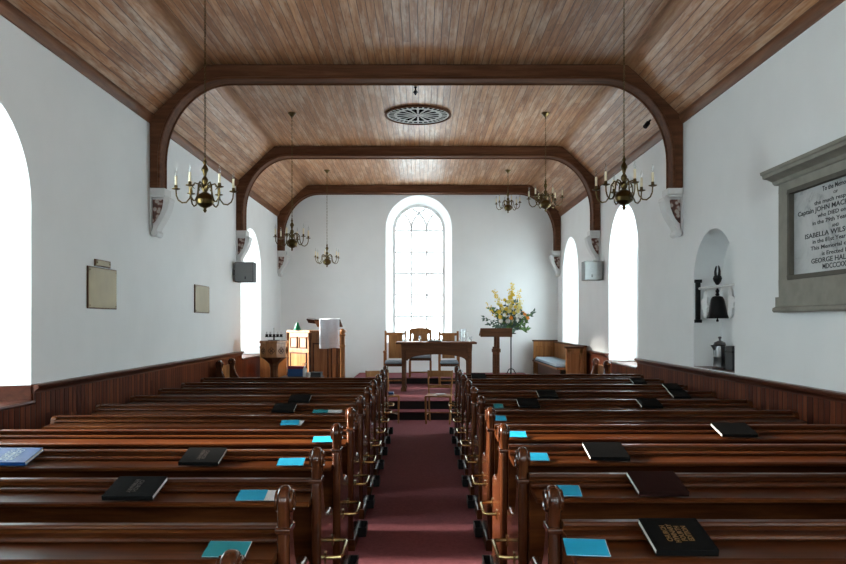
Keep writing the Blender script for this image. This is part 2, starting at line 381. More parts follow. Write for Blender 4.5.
# dado behind the choir end of the far wall
# windows: glazing, bars and the panelled ledge in each recess
GLS = {}
def GL(t):
    if t not in GLS: GLS[t] = glass_mat('daylight_dimming_glass', (t, t * 1.005, t * 1.015), .04)  # grey tint is made up, to balance the daylight each window lets in
    return GLS[t]
wn = 0
def window(fmap, w, inward, cols, ledge=True, first=None):
    global wn; wn += 1
    c, r, zs = w['c'], w['r2'], w['zs2']
    zb = w['z0'] + (.14 if ledge and c < 8 else .02)
    root = bpy.data.objects.new('window_%d' % wn, None); COL.objects.link(root); structure(root); ORG[root] = Vector((0, 0, 0))
    D = TH - .07
    a = arch(c, r + .03, zb, zs); b = arch(c, r - .045, zb + .06, zs)
    def solid(name, outer, inner, d0, d1, mat):
        mb = MB(); n = len(outer)
        vs = [fmap(*p, d0) for p in outer] + [fmap(*p, d0) for p in inner] + [fmap(*p, d1) for p in outer] + [fmap(*p, d1) for p in inner]
        fs = []
        for i in range(n):
            j = (i + 1) % n
            fs += [(i, j, n + j, n + i), (2 * n + i, 2 * n + j, 3 * n + j, 3 * n + i), (i, j, 2 * n + j, 2 * n + i), (n + i, n + j, 3 * n + j, 3 * n + i)]
        mb.add(vs, fs); return mb.build(name, mat, root)
    solid('window_frame', a, b, D, D + .06, M_bar)
    # panes
    g = MB(); gp = arch(c, r - .04, zb + .05, zs); n = len(gp)
    g.add([fmap(*p, D + .03) for p in gp], [tuple(t) for t in tessellate_polygon([[Vector((p[0], p[1], 0)) for p in gp]])])
    g.build('window_pane', GL(w['tint']), root, smooth=False)
    bars = MB(); bw = .012 if ledge else .030; rr = r - .045
    def bar(p, q):
        p3 = Vector(fmap(*p, D + .03)); q3 = Vector(fmap(*q, D + .03)); bars.tube([p3, q3], bw, 6)
    for k in range(1, cols):
        u = c - rr + 2 * rr * k / cols; bar((u, zb + .05), (u, zs))
    nrow = max(3, round((zs - zb) / .54)); z = zs
    while z > zb + .1: bar((c - rr, z), (c + rr, z)); z -= .53
    R = 2 * rr * (cols - 1) / cols * .75      # interlacing arcs in the head
    for k in range(1, cols):
        u = c - rr + 2 * rr * k / cols
        for sgn in (1, -1):
            pts = []
            for i in range(13):
                t = i / 12 * PI * .5; uu = u + sgn * R * (1 - math.cos(t)); zz = zs + R * math.sin(t)
                if math.hypot(uu - c, zz - zs) > rr: break
                pts.append(fmap(uu, zz, D + .03))
            if len(pts) > 1: bars.tube(pts, bw, 6)
    bars.build('glazing_bar', M_bar, root)
    if ledge:
        L = MB(); z0 = SILL + .004; zt = SILL + (.14 if c < 8 else .02)
        ri = w['r']; ro = w['r2']
        q = [(c - ri, 0), (c - ro, TH - .06), (c + ro, TH - .06), (c + ri, 0)]
        L.add([fmap(u, z0 - .003, d) for u, d in q] + [fmap(u, z0 + .006, d) for u, d in q], [(0, 1, 2, 3), (4, 5, 6, 7), (0, 1, 5, 4), (1, 2, 6, 5), (2, 3, 7, 6), (3, 0, 4, 7)])
        for (ua, da), (ub, db) in zip(q, q[1:]):
            du, dd = ub - ua, db - da; ln = math.hypot(du, dd); nx, ny = dd / ln * .02, -du / ln * .02
            if (c - (ua + ub) / 2) * nx < 0 or (abs(du) > abs(dd) * 2 and ny > 0): nx, ny = -nx, -ny
            base = [(ua, da), (ub, db), (ub + nx, db + ny), (ua + nx, da + ny)]
            L.add([fmap(u, z0, d) for u, d in base] + [fmap(u, zt, d) for u, d in base], [(0, 1, 2, 3), (4, 5, 6, 7), (0, 1, 5, 4), (1, 2, 6, 5), (2, 3, 7, 6), (3, 0, 4, 7)])
        L.build('window_sill', M_red, root, smooth=False)
    # daylight enters here
    li = bpy.data.lights.new('daylight', 'AREA'); li.shape = 'RECTANGLE'; li.size = 2 * w['r2'] + .1; li.size_y = zs + r - zb + .1
    try: li.cycles.is_portal = True
    except Exception: pass
    lo = bpy.data.objects.new('daylight', li); COL.objects.link(lo)
    lo.location = fmap(c, (zs + r + zb) / 2, TH + .05)
    lo.rotation_euler = Vector(inward).to_track_quat('-Z', 'Z').to_euler()
window(lambda u, z, d: (u, YB + d, z), back_win, (0, -1, 0), 3, ledge=False)
for w in left_wins: window(lambda u, z, d: (XL - d, u, z), w, (1, 0, 0), 3)
for w in fill_wins: window(lambda u, z, d: (u, YF - d, z), w, (0, 1, 0), 3, ledge=False)
for w in right_wins: window(lambda u, z, d: (XR + d, u, z), w, (-1, 0, 0), 3)

# roof arches of dark timber
def roof_arch(yf, dep=.24, cw=.118, bh=.178):
    iL, iR = XL + .003, XR - .003
    out = [(iL, 3.33), (iL, ZC + .005), (SX0 - .004, ZT - .006), (SX1 + .004, ZT - .006), (iR, ZC + .005), (iR, 3.33)]
    inner = []
    a0 = iR - cw; zb = ZT - bh
    ax, az = .86, 1.02          # quarter ellipse
    for i in range(17):
        t = PI / 2 * i / 16
        inner.append((a0 - ax + ax * math.cos(t), zb - az + az * math.sin(t)))
    a1 = iL + cw
    for i in range(17):
        t = PI / 2 * (1 - i / 16)
        inner.append((a1 + ax - ax * math.cos(t), zb - az + az * math.sin(t)))
    pts = out + [(iR - cw, 3.33)] + inner + [(iL + cw, 3.33)]
    trim(MB().prism(pts, yf, yf + dep, 'y'), M_beam, bevel=.012)
    # bead along the inner edge
    path = [(iR - cw, 3.34)] + inner + [(iL + cw, 3.34)]
    bead = MB()
    for yy in (yf - .002, yf + dep + .002): bead.tube([(x, yy, z) for x, z in path], .018, 6)
    trim(bead, M_beam)
for yf in (9.2, 13.48, 17.32): roof_arch(yf)

# corbels under the arch feet
def corbel(label, X, s, yc, w=.2):
    t = thing('corbel', label, 'corbel', (X + s * .004, yc, 2.7), 'carved corbels under the roof arches')
    x = lambda a: X + s * (.004 + a * .76)
    y0, y1 = yc - w / 2, yc + w / 2
    MB().box((x(0), y0 - .02, 3.245), (x(.25), y1 + .02, 3.328)).box((x(0), y0 - .005, 3.21), (x(.235), y1 + .005, 3.247)).build('capital', M_white, t, bevel=.008)
    pts = [(.30, 3.20), (.31, 3.15), (.285, 3.07), (.235, 2.98), (.18, 2.91), (.13, 2.85), (.10, 2.80), (.095, 2.78)]
    inn = [(.03, 2.78), (.035, 2.82), (.06, 2.87), (.105, 2.93), (.155, 3.0), (.195, 3.08), (.21, 3.15), (.215, 3.21)]
    MB().prism([(x(a), z) for a, z in pts + inn], y0, y1, 'y').tube([(x(.275), y0 - .005, 3.19), (x(.275), y1 + .005, 3.19)], .035, 12).build('scroll', M_white, t, bevel=.006)
    MB().prism([(x(.024), 3.19), (x(.198), 3.19), (x(.182), 3.09), (x(.142), 3.01), (x(.1), 2.955), (x(.055), 2.91), (x(.024), 2.89)], y0 + .03, y1 - .03, 'y').build('carved_panel', M_carve, t, smooth=False)
    MB().tube([(x(.07), y0 - .004, 2.765), (x(.07), y1 + .004, 2.765)], .042, 14).build('foot', M_white, t)
    MB().box((x(0), y0 - .005, 2.79), (x(.022), y1 + .005, 3.21)).prism([(x(0), 3.21), (x(.21), 3.21), (x(.19), 3.08), (x(.15), 3.0), (x(.10), 2.93), (x(.05), 2.87), (x(.03), 2.79), (x(0), 2.79)], y0 + .05, y1 - .05, 'y').build('mounting_plate', M_white, t)
for nm, yy in (('nearest', 9.32), ('middle', 13.60), ('farthest', 17.44)):
    for sd, X, s in (('left', XL, 1), ('right', XR, -1)):
        corbel({'nearest': 'white scrolled corbel with carved brown foliage under the nearest arch, %s wall' % sd,
                'middle': 'white scrolled corbel above the loudspeaker on the %s wall' % sd,
                'farthest': 'small white corbel in the far %s corner beside the end wall' % sd}[nm], X, s, yy)

# ------------------------------------------------------------------ floor coverings and steps
structure(MB().box((-.62, YF + .02, .0), (.62, 12.29, .012)).build('floor_carpet', M_carpet))
st = MB().box((-1.0, 12.31, 0), (1.2, 12.66, .138)); structure(st.build('floor_step', M_riser))
structure(MB().box((-1.0, 12.285, .138), (1.2, 12.66, .152)).build('floor_tread', M_carpet, bevel=.004))
structure(MB().box((XL + .04, 12.66, 0), (XR - .04, YB - .004, .288)).build('floor_platform', M_riser))
structure(MB().box((XL + .04, 12.635, .288), (XR - .04, YB - .004, .302)).build('floor_platform_carpet', M_carpet, bevel=.004))
structure(MB().box((-1.5, 16.05, .302), (2.45, YB - .006, .42)).build('floor_dais', M_riser))
structure(MB().box((-1.5, 16.05, .42), (2.45, YB - .006, .43)).build('floor_dais_carpet', M_carpet))

# ------------------------------------------------------------------ pews
S = .85
KN0 = 3.27 * S                                   # pew end of the first row
SIDE = {'left': dict(sg=-1, ro=.13, zr=EYE - .80, x0=.492, x1=3.17), 'right': dict(sg=1, ro=-.06, zr=EYE - .735, x0=.470, x1=3.12)}
def end_profile(dz=0):
    c, r, zc = .0, .058, .976
    pts = [(-.052, .0), (-.052, .84), (-.048, .87), (-.044, .895), (-.05, .925)]
    for i in range(17):
        a = math.radians(205 - i * 14.2); pts.append((c + r * math.cos(a), zc + r * math.sin(a)))
    pts += [(.048, .925), (.044, .895), (.052, .84), (.085, .76), (.13, .70), (.20, .655), (.30, .635), (.40, .64), (.44, .625), (.455, .59), (.45, .5), (.45, 0)]
    return pts
def make_pew(side, label):
    p = SIDE[side]; s = p['sg']; zr = p['zr']; ro = p['ro']
    t = thing('pew', label, 'pew', (0, 0, 0), 'rows of pews beside the aisle')
    xa, xb = s * p['x0'], s * p['x1']; th = .05
    prof = end_profile()
    # ends: scrolled, with a collar under the scroll
    for xe, inner in ((xa, False), (xb - s * th, True)):
        pf = prof if not inner else [(-.06, 0), (-.06 + ro, zr - .09), (ro - .03, zr - .02), (ro + .0, zr - .004), (ro + .03, zr - .006), (ro + .05, zr - .03), (.16, .68), (.25, .64), (.44, .62), (.45, .58), (.45, 0)]
        e = MB().prism(pf, xe, xe + s * th, 'x')
        eo = e.build('pew_end', M_pew if inner else M_pewz, t, bevel=.011 if inner else .021, seg=4)
        if inner: continue
        cl = MB().prism([(-.056, .862), (.054, .862), (.056, .882), (.05, .886), (-.05, .886), (-.056, .88)], xe - s * .004, xe + s * (th + .004), 'x')
        cl.build('collar', M_pewz, eo, bevel=.004)
        if not inner:
            rd = MB()
            for fx, sg in ((xe, -s), (xe + s * th, s)):
                ring = [(fx + sg * .002,   .036 * math.cos(2 * PI * i / 18), .976 + .036 * math.sin(2 * PI * i / 18)) for i in range(18)]
                rd.tube(ring, .008, 6, closed=True)
                rd.prism([(.014 * math.cos(2 * PI * i / 10), .976 + .014 * math.sin(2 * PI * i / 10)) for i in range(10)], fx - sg * .01, fx + sg * .008, 'x')
            rd.build('roundel', M_pewz, eo)
            MB().box((xe - s * .012, -.068, .0), (xe + s * (th + .012), .458, .09)).build('plinth', M_pew, eo, bevel=.006)
    xi0, xi1 = xa + s * th, xb - s * th
    Y = lambda a: ro + a
    MB().prism([(Y(.0), .06), (Y(.024), .06), (Y(.024), zr - .02), (Y(.0), zr - .02)], xi0, xi1, 'x').build('back_panel', M_pew, t)
    rp = [(.03, -.012), (.024, 0), (-.012, 0), (-.02, -.004), (-.022, -.011), (-.018, -.016), (-.004, -.017), (-.002, -.034), (-.048, -.036), (-.062, -.033), (-.072, -.037), (-.075, -.045), (-.071, -.051), (-.05, -.052), (-.048, -.07), (.03, -.07)]
    MB().prism([(Y(a), zr + b) for a, b in rp], xi0, xi1, 'x').build('top_rail', M_pew, t, auto=25)
    bp = [(-.047, -.0565), (-.24, -.061), (-.25, -.066), (-.25, -.080), (-.24, -.086), (-.047, -.078)]
    MB().prism([(Y(a), zr + b) for a, b in bp], xi0, xi1, 'x').build('book_board', M_pew, t, auto=25)
    MB().box((xi0, Y(.024), .425), (xi1, Y(.024) + .38, .455)).build('seat', M_pew, t, bevel=.006)
    MB().box((xi0, Y(.30), .06), (xi1, Y(.32), .425)).build('seat_riser', M_pew, t)
    # brass umbrella loop and its drip tray on the aisle side
    xo = xa - s * .078
    pts = [(xa + s * .004, .13, .447), (xo + s * .03, .13, .447), (xo + s * .008, .138, .447), (xo, .16, .447), (xo, .40, .447), (xo + s * .008, .422, .447), (xo + s * .03, .43, .447), (xa + s * .004, .43, .447)]
    ub = MB().tube(pts, .0105, 8)
    for yy in (.13, .43): ub.box((xa + s * .001, yy - .018, .42), (xa - s * .006, yy + .018, .475))
    ub.build('umbrella_holder', M_brass, t)
    tr = MB(); xt = xa - s * .012; xtt = xa - s * .07
    tr.box((xt, .21, .03), (xtt, .42, .042)); tr.box((xtt, .21, .042), (xtt + s * .006, .42, .10)); tr.box((xt - s * .006, .21, .042), (xt, .42, .10))
    tr.box((xt, .21, .042), (xtt, .217, .10)); tr.box((xt, .413, .042), (xtt, .42, .10))
    tr.box((xt, .23, .05), (xt + s * .014, .26, .09)).box((xt, .37, .05), (xt + s * .014, .40, .09))
    tr.build('drip_tray', M_black, t, bevel=.004)
    return t
LL = ['only its scrolled end showing at the bottom edge',
      'first full row, turquoise leaflet near the aisle end', 'second row, black book and grey-backed leaflet on it', 'third row, carrying the bright blue hymn book',
      'fourth row, one turquoise booklet beside the aisle', 'fifth row, turquoise and white leaflets on bare board', 'sixth row, one dark book and a long teal leaflet',
      'seventh row, a single dark book towards the aisle', 'third from the front step', 'second from the front step', 'frontmost, directly before the pulpit']
RL = ['first full row, gold-lettered black book on it', 'second row, maroon-black book on it', 'third row, black book and turquoise booklet on it', 'fourth row, black book far along the board',
      'fifth row, only a turquoise booklet on it', 'sixth row, two black books on it', 'seventh row, black books mid-board and by the wall', 'third from the front step, black book by the wall',
      'second from the front step, book towards the wall', 'frontmost, before the lectern and flowers']
pewL = make_pew('left', ''); pewR = make_pew('right', '')
for side, proto, labs, k0 in (('left', pewL, LL, -1), ('right', pewR, RL, 0)):
    for i, lb in enumerate(labs):
        k = k0 + i
        o = proto if i == 0 else copy_tree(proto)
        o.location = (0, KN0 + S * k + (.06 if k < 0 else 0), 0)
        o['label'] = 'varnished pew %s of the aisle, %s' % (side, lb)
def rail(side, k): return KN0 + S * k + SIDE[side]['ro']

# ------------------------------------------------------------------ books and booklets on the book boards
BT = math.atan2(.058, .24)
def board_matrix(side, k, px, s_along, lift, yaw=0, steep=True):
    """Frame of something lying on row k's book board: x along the pew, y up the slope, origin where pixel column px falls."""
    d = rail(side, k); zr = SIDE[side]['zr']
    if steep:
        y = d - .245 + s_along * math.cos(BT); z = zr - .058 + s_along * math.sin(BT); tilt = BT
    else:
        tilt = math.atan2(.0065, .118); y = d - .24 + s_along * math.cos(tilt); z = zr - .058 + s_along * math.sin(tilt)
    x = (px - CX) * y / F
    return Matrix.Translation((x, y, z + lift)) @ Matrix.Rotation(tilt, 4, 'X') @ Matrix.Rotation(yaw, 4, 'Z')
def book(side, k, pxa, pxb, label, cover=M_book, dep=.218, th=.022, title=None, tmat=M_gold, group='black hymn books and bibles on the pews', tsize=.03, tline=.85, rot=1, yaw=0, twid=None):
    m = board_matrix(side, k, (pxa + pxb) / 2, .004 + dep / 2, .0045, yaw)
    w = abs(pxb - pxa) * m.translation.y / F * .95
    t = bpy.data.objects.new('book', None); COL.objects.link(t); t.empty_display_size = .05
    tag(t, label, 'book', group); t.matrix_world = m; ORG[t] = Vector((0, 0, 0))
    h = w / 2; e = dep / 2; c = .003
    MB().box((-h, -e, 0), (h, e, c)).box((-h, -e, th - c), (h, e, th)).box((-h, -e, 0), (h, -e + .004, th)).build('cover', cover, t, bevel=.001)
    MB().box((-h + .002, -e + .004, c), (h - .002, e - .004, th - c)).build('pages', M_page, t)
    if title:
        mt = Matrix.Translation((0, 0, th + .0006)) @ Matrix.Rotation(rot * PI / 2, 4, 'Z')
        text_mesh('lettering', title, tsize, tmat, mt, t, depth=.0004, line=tline)
    return t
TT = 'CHURCH\nHYMNARY\nFOURTH\nEDITION'
book('right', 0, 645, 708, 'black book with gold title lines on the nearest row right of the aisle', title=TT, tsize=.026, tline=.95)
book('right', 1, 631, 682, 'dark maroon-black book on the second row right of the aisle', cover=M_bookm)
book('right', 2, 585, 626, 'black book on the third row, nearest the aisle among the near right-hand books')
book('right', 3, 715, 752, 'black book lying far along the fourth right-hand row')
book('right', 5, 517, 539, 'black book beside the aisle on the sixth right-hand row', dep=.21)
book('right', 5, 638, 660, 'black book towards the wall on the sixth right-hand row', dep=.21)
book('right', 6, 537, 557, 'black book mid-board on the seventh right-hand row', dep=.21)
book('right', 6, 670, 688, 'black book by the wall on the seventh right-hand row', dep=.21)
book('right', 7, 664, 680, 'black book by the wall on the eighth right-hand row', dep=.21)
book('right', 8, 631, 645, 'black book by the wall on the ninth right-hand row', dep=.21)
book('right', 9, 471, 486, 'black book near the aisle on the frontmost right-hand row', dep=.21)
book('left', 1, 110, 162, 'black book with faint worn title on the second full left-hand row', title='CHURCH\nHYMNARY', tmat=M_faint, tsize=.03, rot=-1)
book('left', 2, 183, 224, 'black book with faint title on the third left-hand row, beside the blue one', title='CHURCH\nHYMNARY', tmat=M_faint, tsize=.03, rot=-1)
book('left', 2, -12, 36, 'bright blue hymn book with silver title at the left edge', cover=M_bookb, title='CHURCH\nHYMNARY\nFOURTH', tmat=M_silver, tsize=.038, rot=-1, group=None)
book('left', 5, 273, 296, 'dark book on the sixth left-hand row next to a teal leaflet', dep=.21)
book('left', 6, 289, 311, 'dark book on the seventh left-hand row', dep=.21)

def booklet(side, k, pxa, pxb, label, mat=M_cyan, yaw=0, name='booklet', s0=.004, dep=.105, lift=.0035, pages=True, th=.004, group='turquoise booklets on the pews', cat='booklet'):
    m = board_matrix(side, k, (pxa + pxb) / 2, s0 + dep / 2, lift, yaw)
    w = abs(pxb - pxa) * m.translation.y / F
    t = bpy.data.objects.new(name, None); COL.objects.link(t); t.empty_display_size = .05
    tag(t, label, cat, group); t.matrix_world = m; ORG[t] = Vector((0, 0, 0))
    h = w / 2; e = dep / 2
    if pages:
        MB().box((-h, -e, th - .0012), (h, e, th)).box((-h, -e, 0), (h, e, .001)).build('cover', mat, t)
        MB().box((-h + .001, -e + .001, .001), (h + .003, e + .003, th - .0012)).build('pages', M_paper, t)
    else:
        o = MB().box((-h, -e, 0), (h, e, th)).build('sheet', mat, t)
booklet('left', 0, 206, 248, 'turquoise booklet on the nearest full left-hand row, beige edge showing', mat=M_teal, yaw=-.03)
booklet('left', 1, 238, 266, 'turquoise booklet beside a grey printed leaflet, second left-hand row')
booklet('left', 1, 266, 281, 'grey printed leaflet at the aisle end of the second left-hand row', mat=M_paper, name='leaflet', pages=False, th=.002, group='white and grey leaflets on the pews', cat='leaflet')
booklet('left', 2, 278, 304, 'turquoise booklet on the third left-hand row, right of the dark book', yaw=.03)
booklet('left', 3, 313, 333, 'turquoise booklet at the aisle end of the fourth left-hand row', yaw=.05)
booklet('left', 4, 281, 299, 'turquoise booklet resting on a white leaflet, fifth left-hand row', yaw=.1, lift=.0065)
booklet('left', 4, 289, 303, 'white leaflet under the turquoise booklet on the fifth left-hand row', mat=M_paper, yaw=-.15, name='leaflet', pages=False, th=.002, s0=.015, group='white and grey leaflets on the pews', cat='leaflet')
booklet('left', 5, 313, 328, 'teal leaflet on the sixth left-hand row', mat=M_teal, pages=False, th=.003, dep=.08)
booklet('left', 5, 328, 342, 'white leaflet beside the teal one on the sixth left-hand row', mat=M_paper, name='leaflet', pages=False, th=.002, dep=.08, group='white and grey leaflets on the pews', cat='leaflet')
booklet('right', 0, 565, 607, 'turquoise booklet on the nearest right-hand row beside the scrolled end', yaw=-.06)
booklet('right', 1, 558, 580, 'turquoise booklet on the second right-hand row', yaw=-.04)
booklet('right', 2, 527, 548, 'turquoise booklet on the third right-hand row', yaw=-.02)
booklet('right', 3, 508, 526, 'turquoise booklet at the aisle end of the fourth right-hand row', yaw=-.02)
booklet('right', 4, 495, 506, 'turquoise booklet at the aisle end of the fifth right-hand row')
booklet('right', 5, 494, 503, 'small teal booklet at the aisle end of the sixth right-hand row', mat=M_teal)

# ------------------------------------------------------------------ side seats in front of the first pews
def side_pew(label, xw, s, ya, yb):
    t = thing('side_pew', label, 'pew', (xw, ya, 0))
    x = lambda a: xw + s * a
    prof = [(x(a + .068), z) for a, z in end_profile()]
    for y in (ya, yb - .06):
        e = MB().prism(prof, y, y + .06, 'y').build('pew_end', M_pewz, t, bevel=.012)
        MB().tube([(x(.068) + .036 * math.cos(2 * PI * i / 16), y - .002, .976 + .036 * math.sin(2 * PI * i / 16)) for i in range(16)], .009, 6, closed=True).build('roundel', M_pewz, e)
    MB().box((x(.012), ya + .06, .1), (x(.036), yb - .06, .93)).build('back_panel', M_oak, t)
    MB().box((x(.036), ya + .06, .42), (x(.43), yb - .06, .45)).build('seat', M_pew, t)
    MB().box((x(.3), ya + .06, .05), (x(.32), yb - .06, .42)).build('seat_riser', M_pew, t)
    return t
side_pew('short side pew with scrolled ends against the left dado before the font', XL + .10, 1, 11.75, 12.58)
side_pew('short side pew with scrolled end against the right dado below the window', XR - .24, -1, 11.75, 12.58)

# ------------------------------------------------------------------ chandeliers
def make_chandelier(loc, label, z0, group='brass chandeliers'):
    t = thing('chandelier', label, 'chandelier', (0, 0, 0), group)
    MB().lathe([(0, 0), (.07, 0), (.072, -.012), (.05, -.025), (.03, -.05), (.012, -.06), (.008, -.09), (0, -.09)], (0, 0, ZT - .003), 16).build('ceiling_plate', M_abrass, t)
    ch = MB(); z = z0 + .02; i = 0; L = .032
    while z < ZT - .09:
        a = (Vector((1, 0, 0)) if i % 2 else Vector((0, 1, 0)))
        pts = [Vector((0, 0, z)) + a * (.0095 * math.cos(q)) + Vector((0, 0, .019 * math.sin(q))) for q in [2 * PI * j / 8 for j in range(8)]]
        ch.tube(pts, .0032, 4, closed=True); z += L; i += 1
    ch.build('chain', M_abrass, t)
    MB().lathe([(0, .02), (.012, .015), (.01, 0), (.022, -.02), (.012, -.042), (.03, -.07), (.036, -.09), (.022, -.115), (.013, -.15), (.03, -.175), (.032, -.2), (.018, -.225),
                (.034, -.245), (.034, -.275), (.02, -.295), (.05, -.31), (.086, -.335), (.099, -.37), (.088, -.405), (.05, -.432), (.018, -.444), (.012, -.455), (.02, -.467), (.008, -.485), (0, -.49)], (0, 0, z0), 20).build('stem', M_abrass, t)
    for k in range(6):
        a = 2 * PI * k / 6 + .28; ca, sa = math.cos(a), math.sin(a)
        P = lambda r, z: (ca * r, sa * r, z0 + z)
        ctrl = [(.03, -.26), (.06, -.225), (.10, -.215), (.13, -.25), (.135, -.30), (.15, -.36), (.185, -.40), (.225, -.405), (.262, -.38), (.281, -.34), (.285, -.29)]
        arm = MB().tube([P(r, z) for r, z in ctrl], .0075, 7)
        arm.tube([P(.105, -.27), P(.12, -.25), P(.115, -.232), P(.1, -.235)], .005, 5)
        ao = arm.build('arm', M_abrass, t)
        c = P(.285, -.29)
        MB().lathe([(0, 0), (.012, 0), (.04, .008), (.043, .014), (.016, .013), (.016, .04), (.014, .045), (0, .045)], c, 14).build('drip_pan', M_abrass, ao)
        MB().lathe([(0, .04), (.0125, .04), (.0125, .13), (0, .132)], c, 10).build('candle', M_candle, ao)
        MB().lathe([(0, .13), (.007, .132), (.0135, .15), (.012, .17), (.006, .19), (.0015, .205), (0, .207)], c, 10).build('bulb', M_bulb, ao)
    t.location = loc; ORG[t] = Vector((0, 0, 0))
    return t
cd = [(wx(205, 6.85), 6.85, 'large brass chandelier hanging nearest on the left, beside the first arch'),
      (wx(624, 6.85), 6.85, 'large brass chandelier hanging nearest on the right, before the tall window'),
      (wx(292, 11.37), 11.37, 'brass chandelier on a long chain left of the ceiling rose, before the second arch'),
      (wx(545.5, 11.37), 11.37, 'brass chandelier on a shorter chain right of the ceiling rose, before the second arch'),
      (wx(327, 15.64), 15.64, 'smallest brass chandelier on the left, against the white end wall'),
      (wx(508, 15.64), 15.64, 'smallest brass chandelier, hung high on a short chain against the farthest beam')]
ZD = (3.155, 3.18, 3.235, 3.84, 3.30, 4.45)
for i, (x, y, lb) in enumerate(cd):
    o = make_chandelier((0, 0, 0), lb, ZD[i]); o.location = (x, y, 0); o.scale = (.9, .9, 1); o.rotation_euler = (0, 0, (0, .35, .1, .5, .2, .4)[i])

# ceiling rose and the hook before it
cy = 11.45; cxr = wx(418, cy); R = .51
t = thing('ceiling_rose', 'round white fretted ceiling rose with dark wooden rim in mid ceiling', 'ceiling rose', (cxr, cy, ZT))
rim = [(R + .005, 0), (R + .012, -.02), (R + .002, -.03), (R - .012, -.032), (R - .022, -.026), (R - .022, 0)]
mb = MB(); n = 48; k = len(rim)
vs = [(cxr + r * math.cos(2 * PI * i / n), cy + r * math.sin(2 * PI * i / n), ZT - .002 + z) for i in range(n) for r, z in rim]
mb.add(vs, [(i * k + j, ((i + 1) % n) * k + j, ((i + 1) % n) * k + (j + 1) % k, i * k + (j + 1) % k) for i in range(n) for j in range(k)])
mb.build('rim', M_beam, t)
MB().lathe([(0, -.004), (R - .03, -.004), (R - .03, -.012), (0, -.012)], (cxr, cy, ZT), 40).build('backing', M_dull, t)
fr = MB()
def annulus(r0, r1, z0=-.0125, z1=-.017, n=48):
    pr = [(r0, z0), (r1, z0), (r1, z1), (r0, z1)]
    vs = [(cxr + r * math.cos(2 * PI * i / n), cy + r * math.sin(2 * PI * i / n), ZT + z) for i in range(n) for r, z in pr]
    fr.add(vs, [(i * 4 + j, ((i + 1) % n) * 4 + j, ((i + 1) % n) * 4 + (j + 1) % 4, i * 4 + (j + 1) % 4) for i in range(n) for j in range(4)])
annulus(R - .055, R - .03); annulus(R * .65, R * .73); annulus(.02, .06)
for i in range(32):
    a = 2 * PI * i / 32; p = lambda r, da: (cxr + r * math.cos(a + da), cy + r * math.sin(a + da))
    fr.prism([p(R * .72, -.035), p(R - .05, -.022), p(R - .05, .022), p(R * .72, .035)], ZT - .017, ZT - .0125, 'z')
for i in range(16):
    a = 2 * PI * i / 16; p = lambda r, da: (cxr + r * math.cos(a + da), cy + r * math.sin(a + da))
    fr.prism([p(.05, -.09), p(R * .35, -.085), p(R * .5, -.045), p(R * .58, -.06), p(R * .66, -.1), p(R * .66, .1), p(R * .58, .06), p(R * .5, .045), p(R * .35, .085), p(.05, .09)], ZT - .017, ZT - .0125, 'z')
fr.build('fretwork', M_plaster, t, smooth=False)
hk = MB().lathe([(0, 0), (.022, 0), (.022, -.012), (.01, -.02), (.009, -.045), (.02, -.055), (.038, -.075), (.02, -.09), (.006, -.115), (0, -.118)], (wx(415.5, 10.1), 10.1, ZT - .003), 12)
tag(hk.build('ceiling_hook', M_iron, loc=(wx(415.5, 10.1), 10.1, ZT)), 'small black pendant finial hanging from the ceiling before the rose', 'hook')

hx, hz = 2.90, 4.17
hm = MB().tube([(hx + .05, 9.5, hz + .09), (hx, 9.5, hz + .02)], .012, 8).tube([(hx + .02, 9.5, hz + .05), (hx - .03, 9.47, hz - .01)], .03, 12)
tag(hm.build('spotlight', M_iron, loc=(hx, 9.5, hz)), 'tiny black spotlight fixed to the right inner curve of the first arch', 'spotlight')
# ------------------------------------------------------------------ things on the left wall
def wall_plate(px0, px1, py0, py1, label, group='brass plaques', studs=True):
    xw = XL + .003
    ya = xw * F / (px0 - CX); yb = xw * F / (px1 - CX); ym = (ya + yb) / 2
    za, zb = wz(py1, ym), wz(py0, ym)
    t = thing('wall_plaque', label, 'plaque', (xw, ym, za), group)
    MB().box((xw, ya, za), (xw + .014, yb, zb)).build('backing_board', M_oakd, t, bevel=.003)
    MB().box((xw + .014, ya + .012, za + .012), (xw + .019, yb - .012, zb - .012)).build('plate', M_plaque, t, bevel=.002)
    st = MB()
    for yy in (ya + .035, yb - .035):
        for zz in (za + .035, zb - .035): st.ball((xw + .02, yy, zz), .008, 8, 4)
    st.build('stud', M_plaque, t)
wall_plate(86.5, 115.5, 268, 309, 'largest square brass plaque on the left wall')
wall_plate(94, 109.5, 260.2, 267.2, 'small brass plaque set directly above the largest one')
wall_plate(194, 208.5, 285.5, 313, 'smaller upright brass plaque farther along the left wall')
def speaker(label, px0, px1, py0, py1, d, xw, s, pale):
    x0, x1 = wx(px0, d), wx(px1, d); z0, z1 = wz(py1, d), wz(py0, d)
    t = thing('loudspeaker', label, 'loudspeaker', ((x0 + x1) / 2, d, z0), 'wall loudspeakers')
    MB().box((x0, d + .012, z0), (x1, d + .26, z1)).build('case', M_greyl if pale else M_greyd, t, bevel=.008)
    MB().box((x0 + .012, d, z0 + .012), (x1 - .012, d + .014, z1 - .012)).build('grille', M_greyl if pale else M_grey, t, bevel=.004)
    xm = (x0 + x1) / 2 + s * .03
    MB().box((xm - .012, d - .004, z0 + .05), (xm + .012, d, z0 + .10)).build('badge', M_greyd, t)
    e = x0 if s > 0 else x1
    MB().box((e - s * .001, d + .1, (z0 + z1) / 2 - .05), (xw + s * .003, d + .16, (z0 + z1) / 2 + .05)).build('wall_mount', M_greyd, t)
speaker('dark grey loudspeaker on the left wall under the middle corbel', 234.2, 253, 262, 282, 13.2, XL, 1, False)
speaker('pale grey loudspeaker on the right wall under the middle corbel', 584.5, 603, 261, 280, 13.2, XR, -1, True)

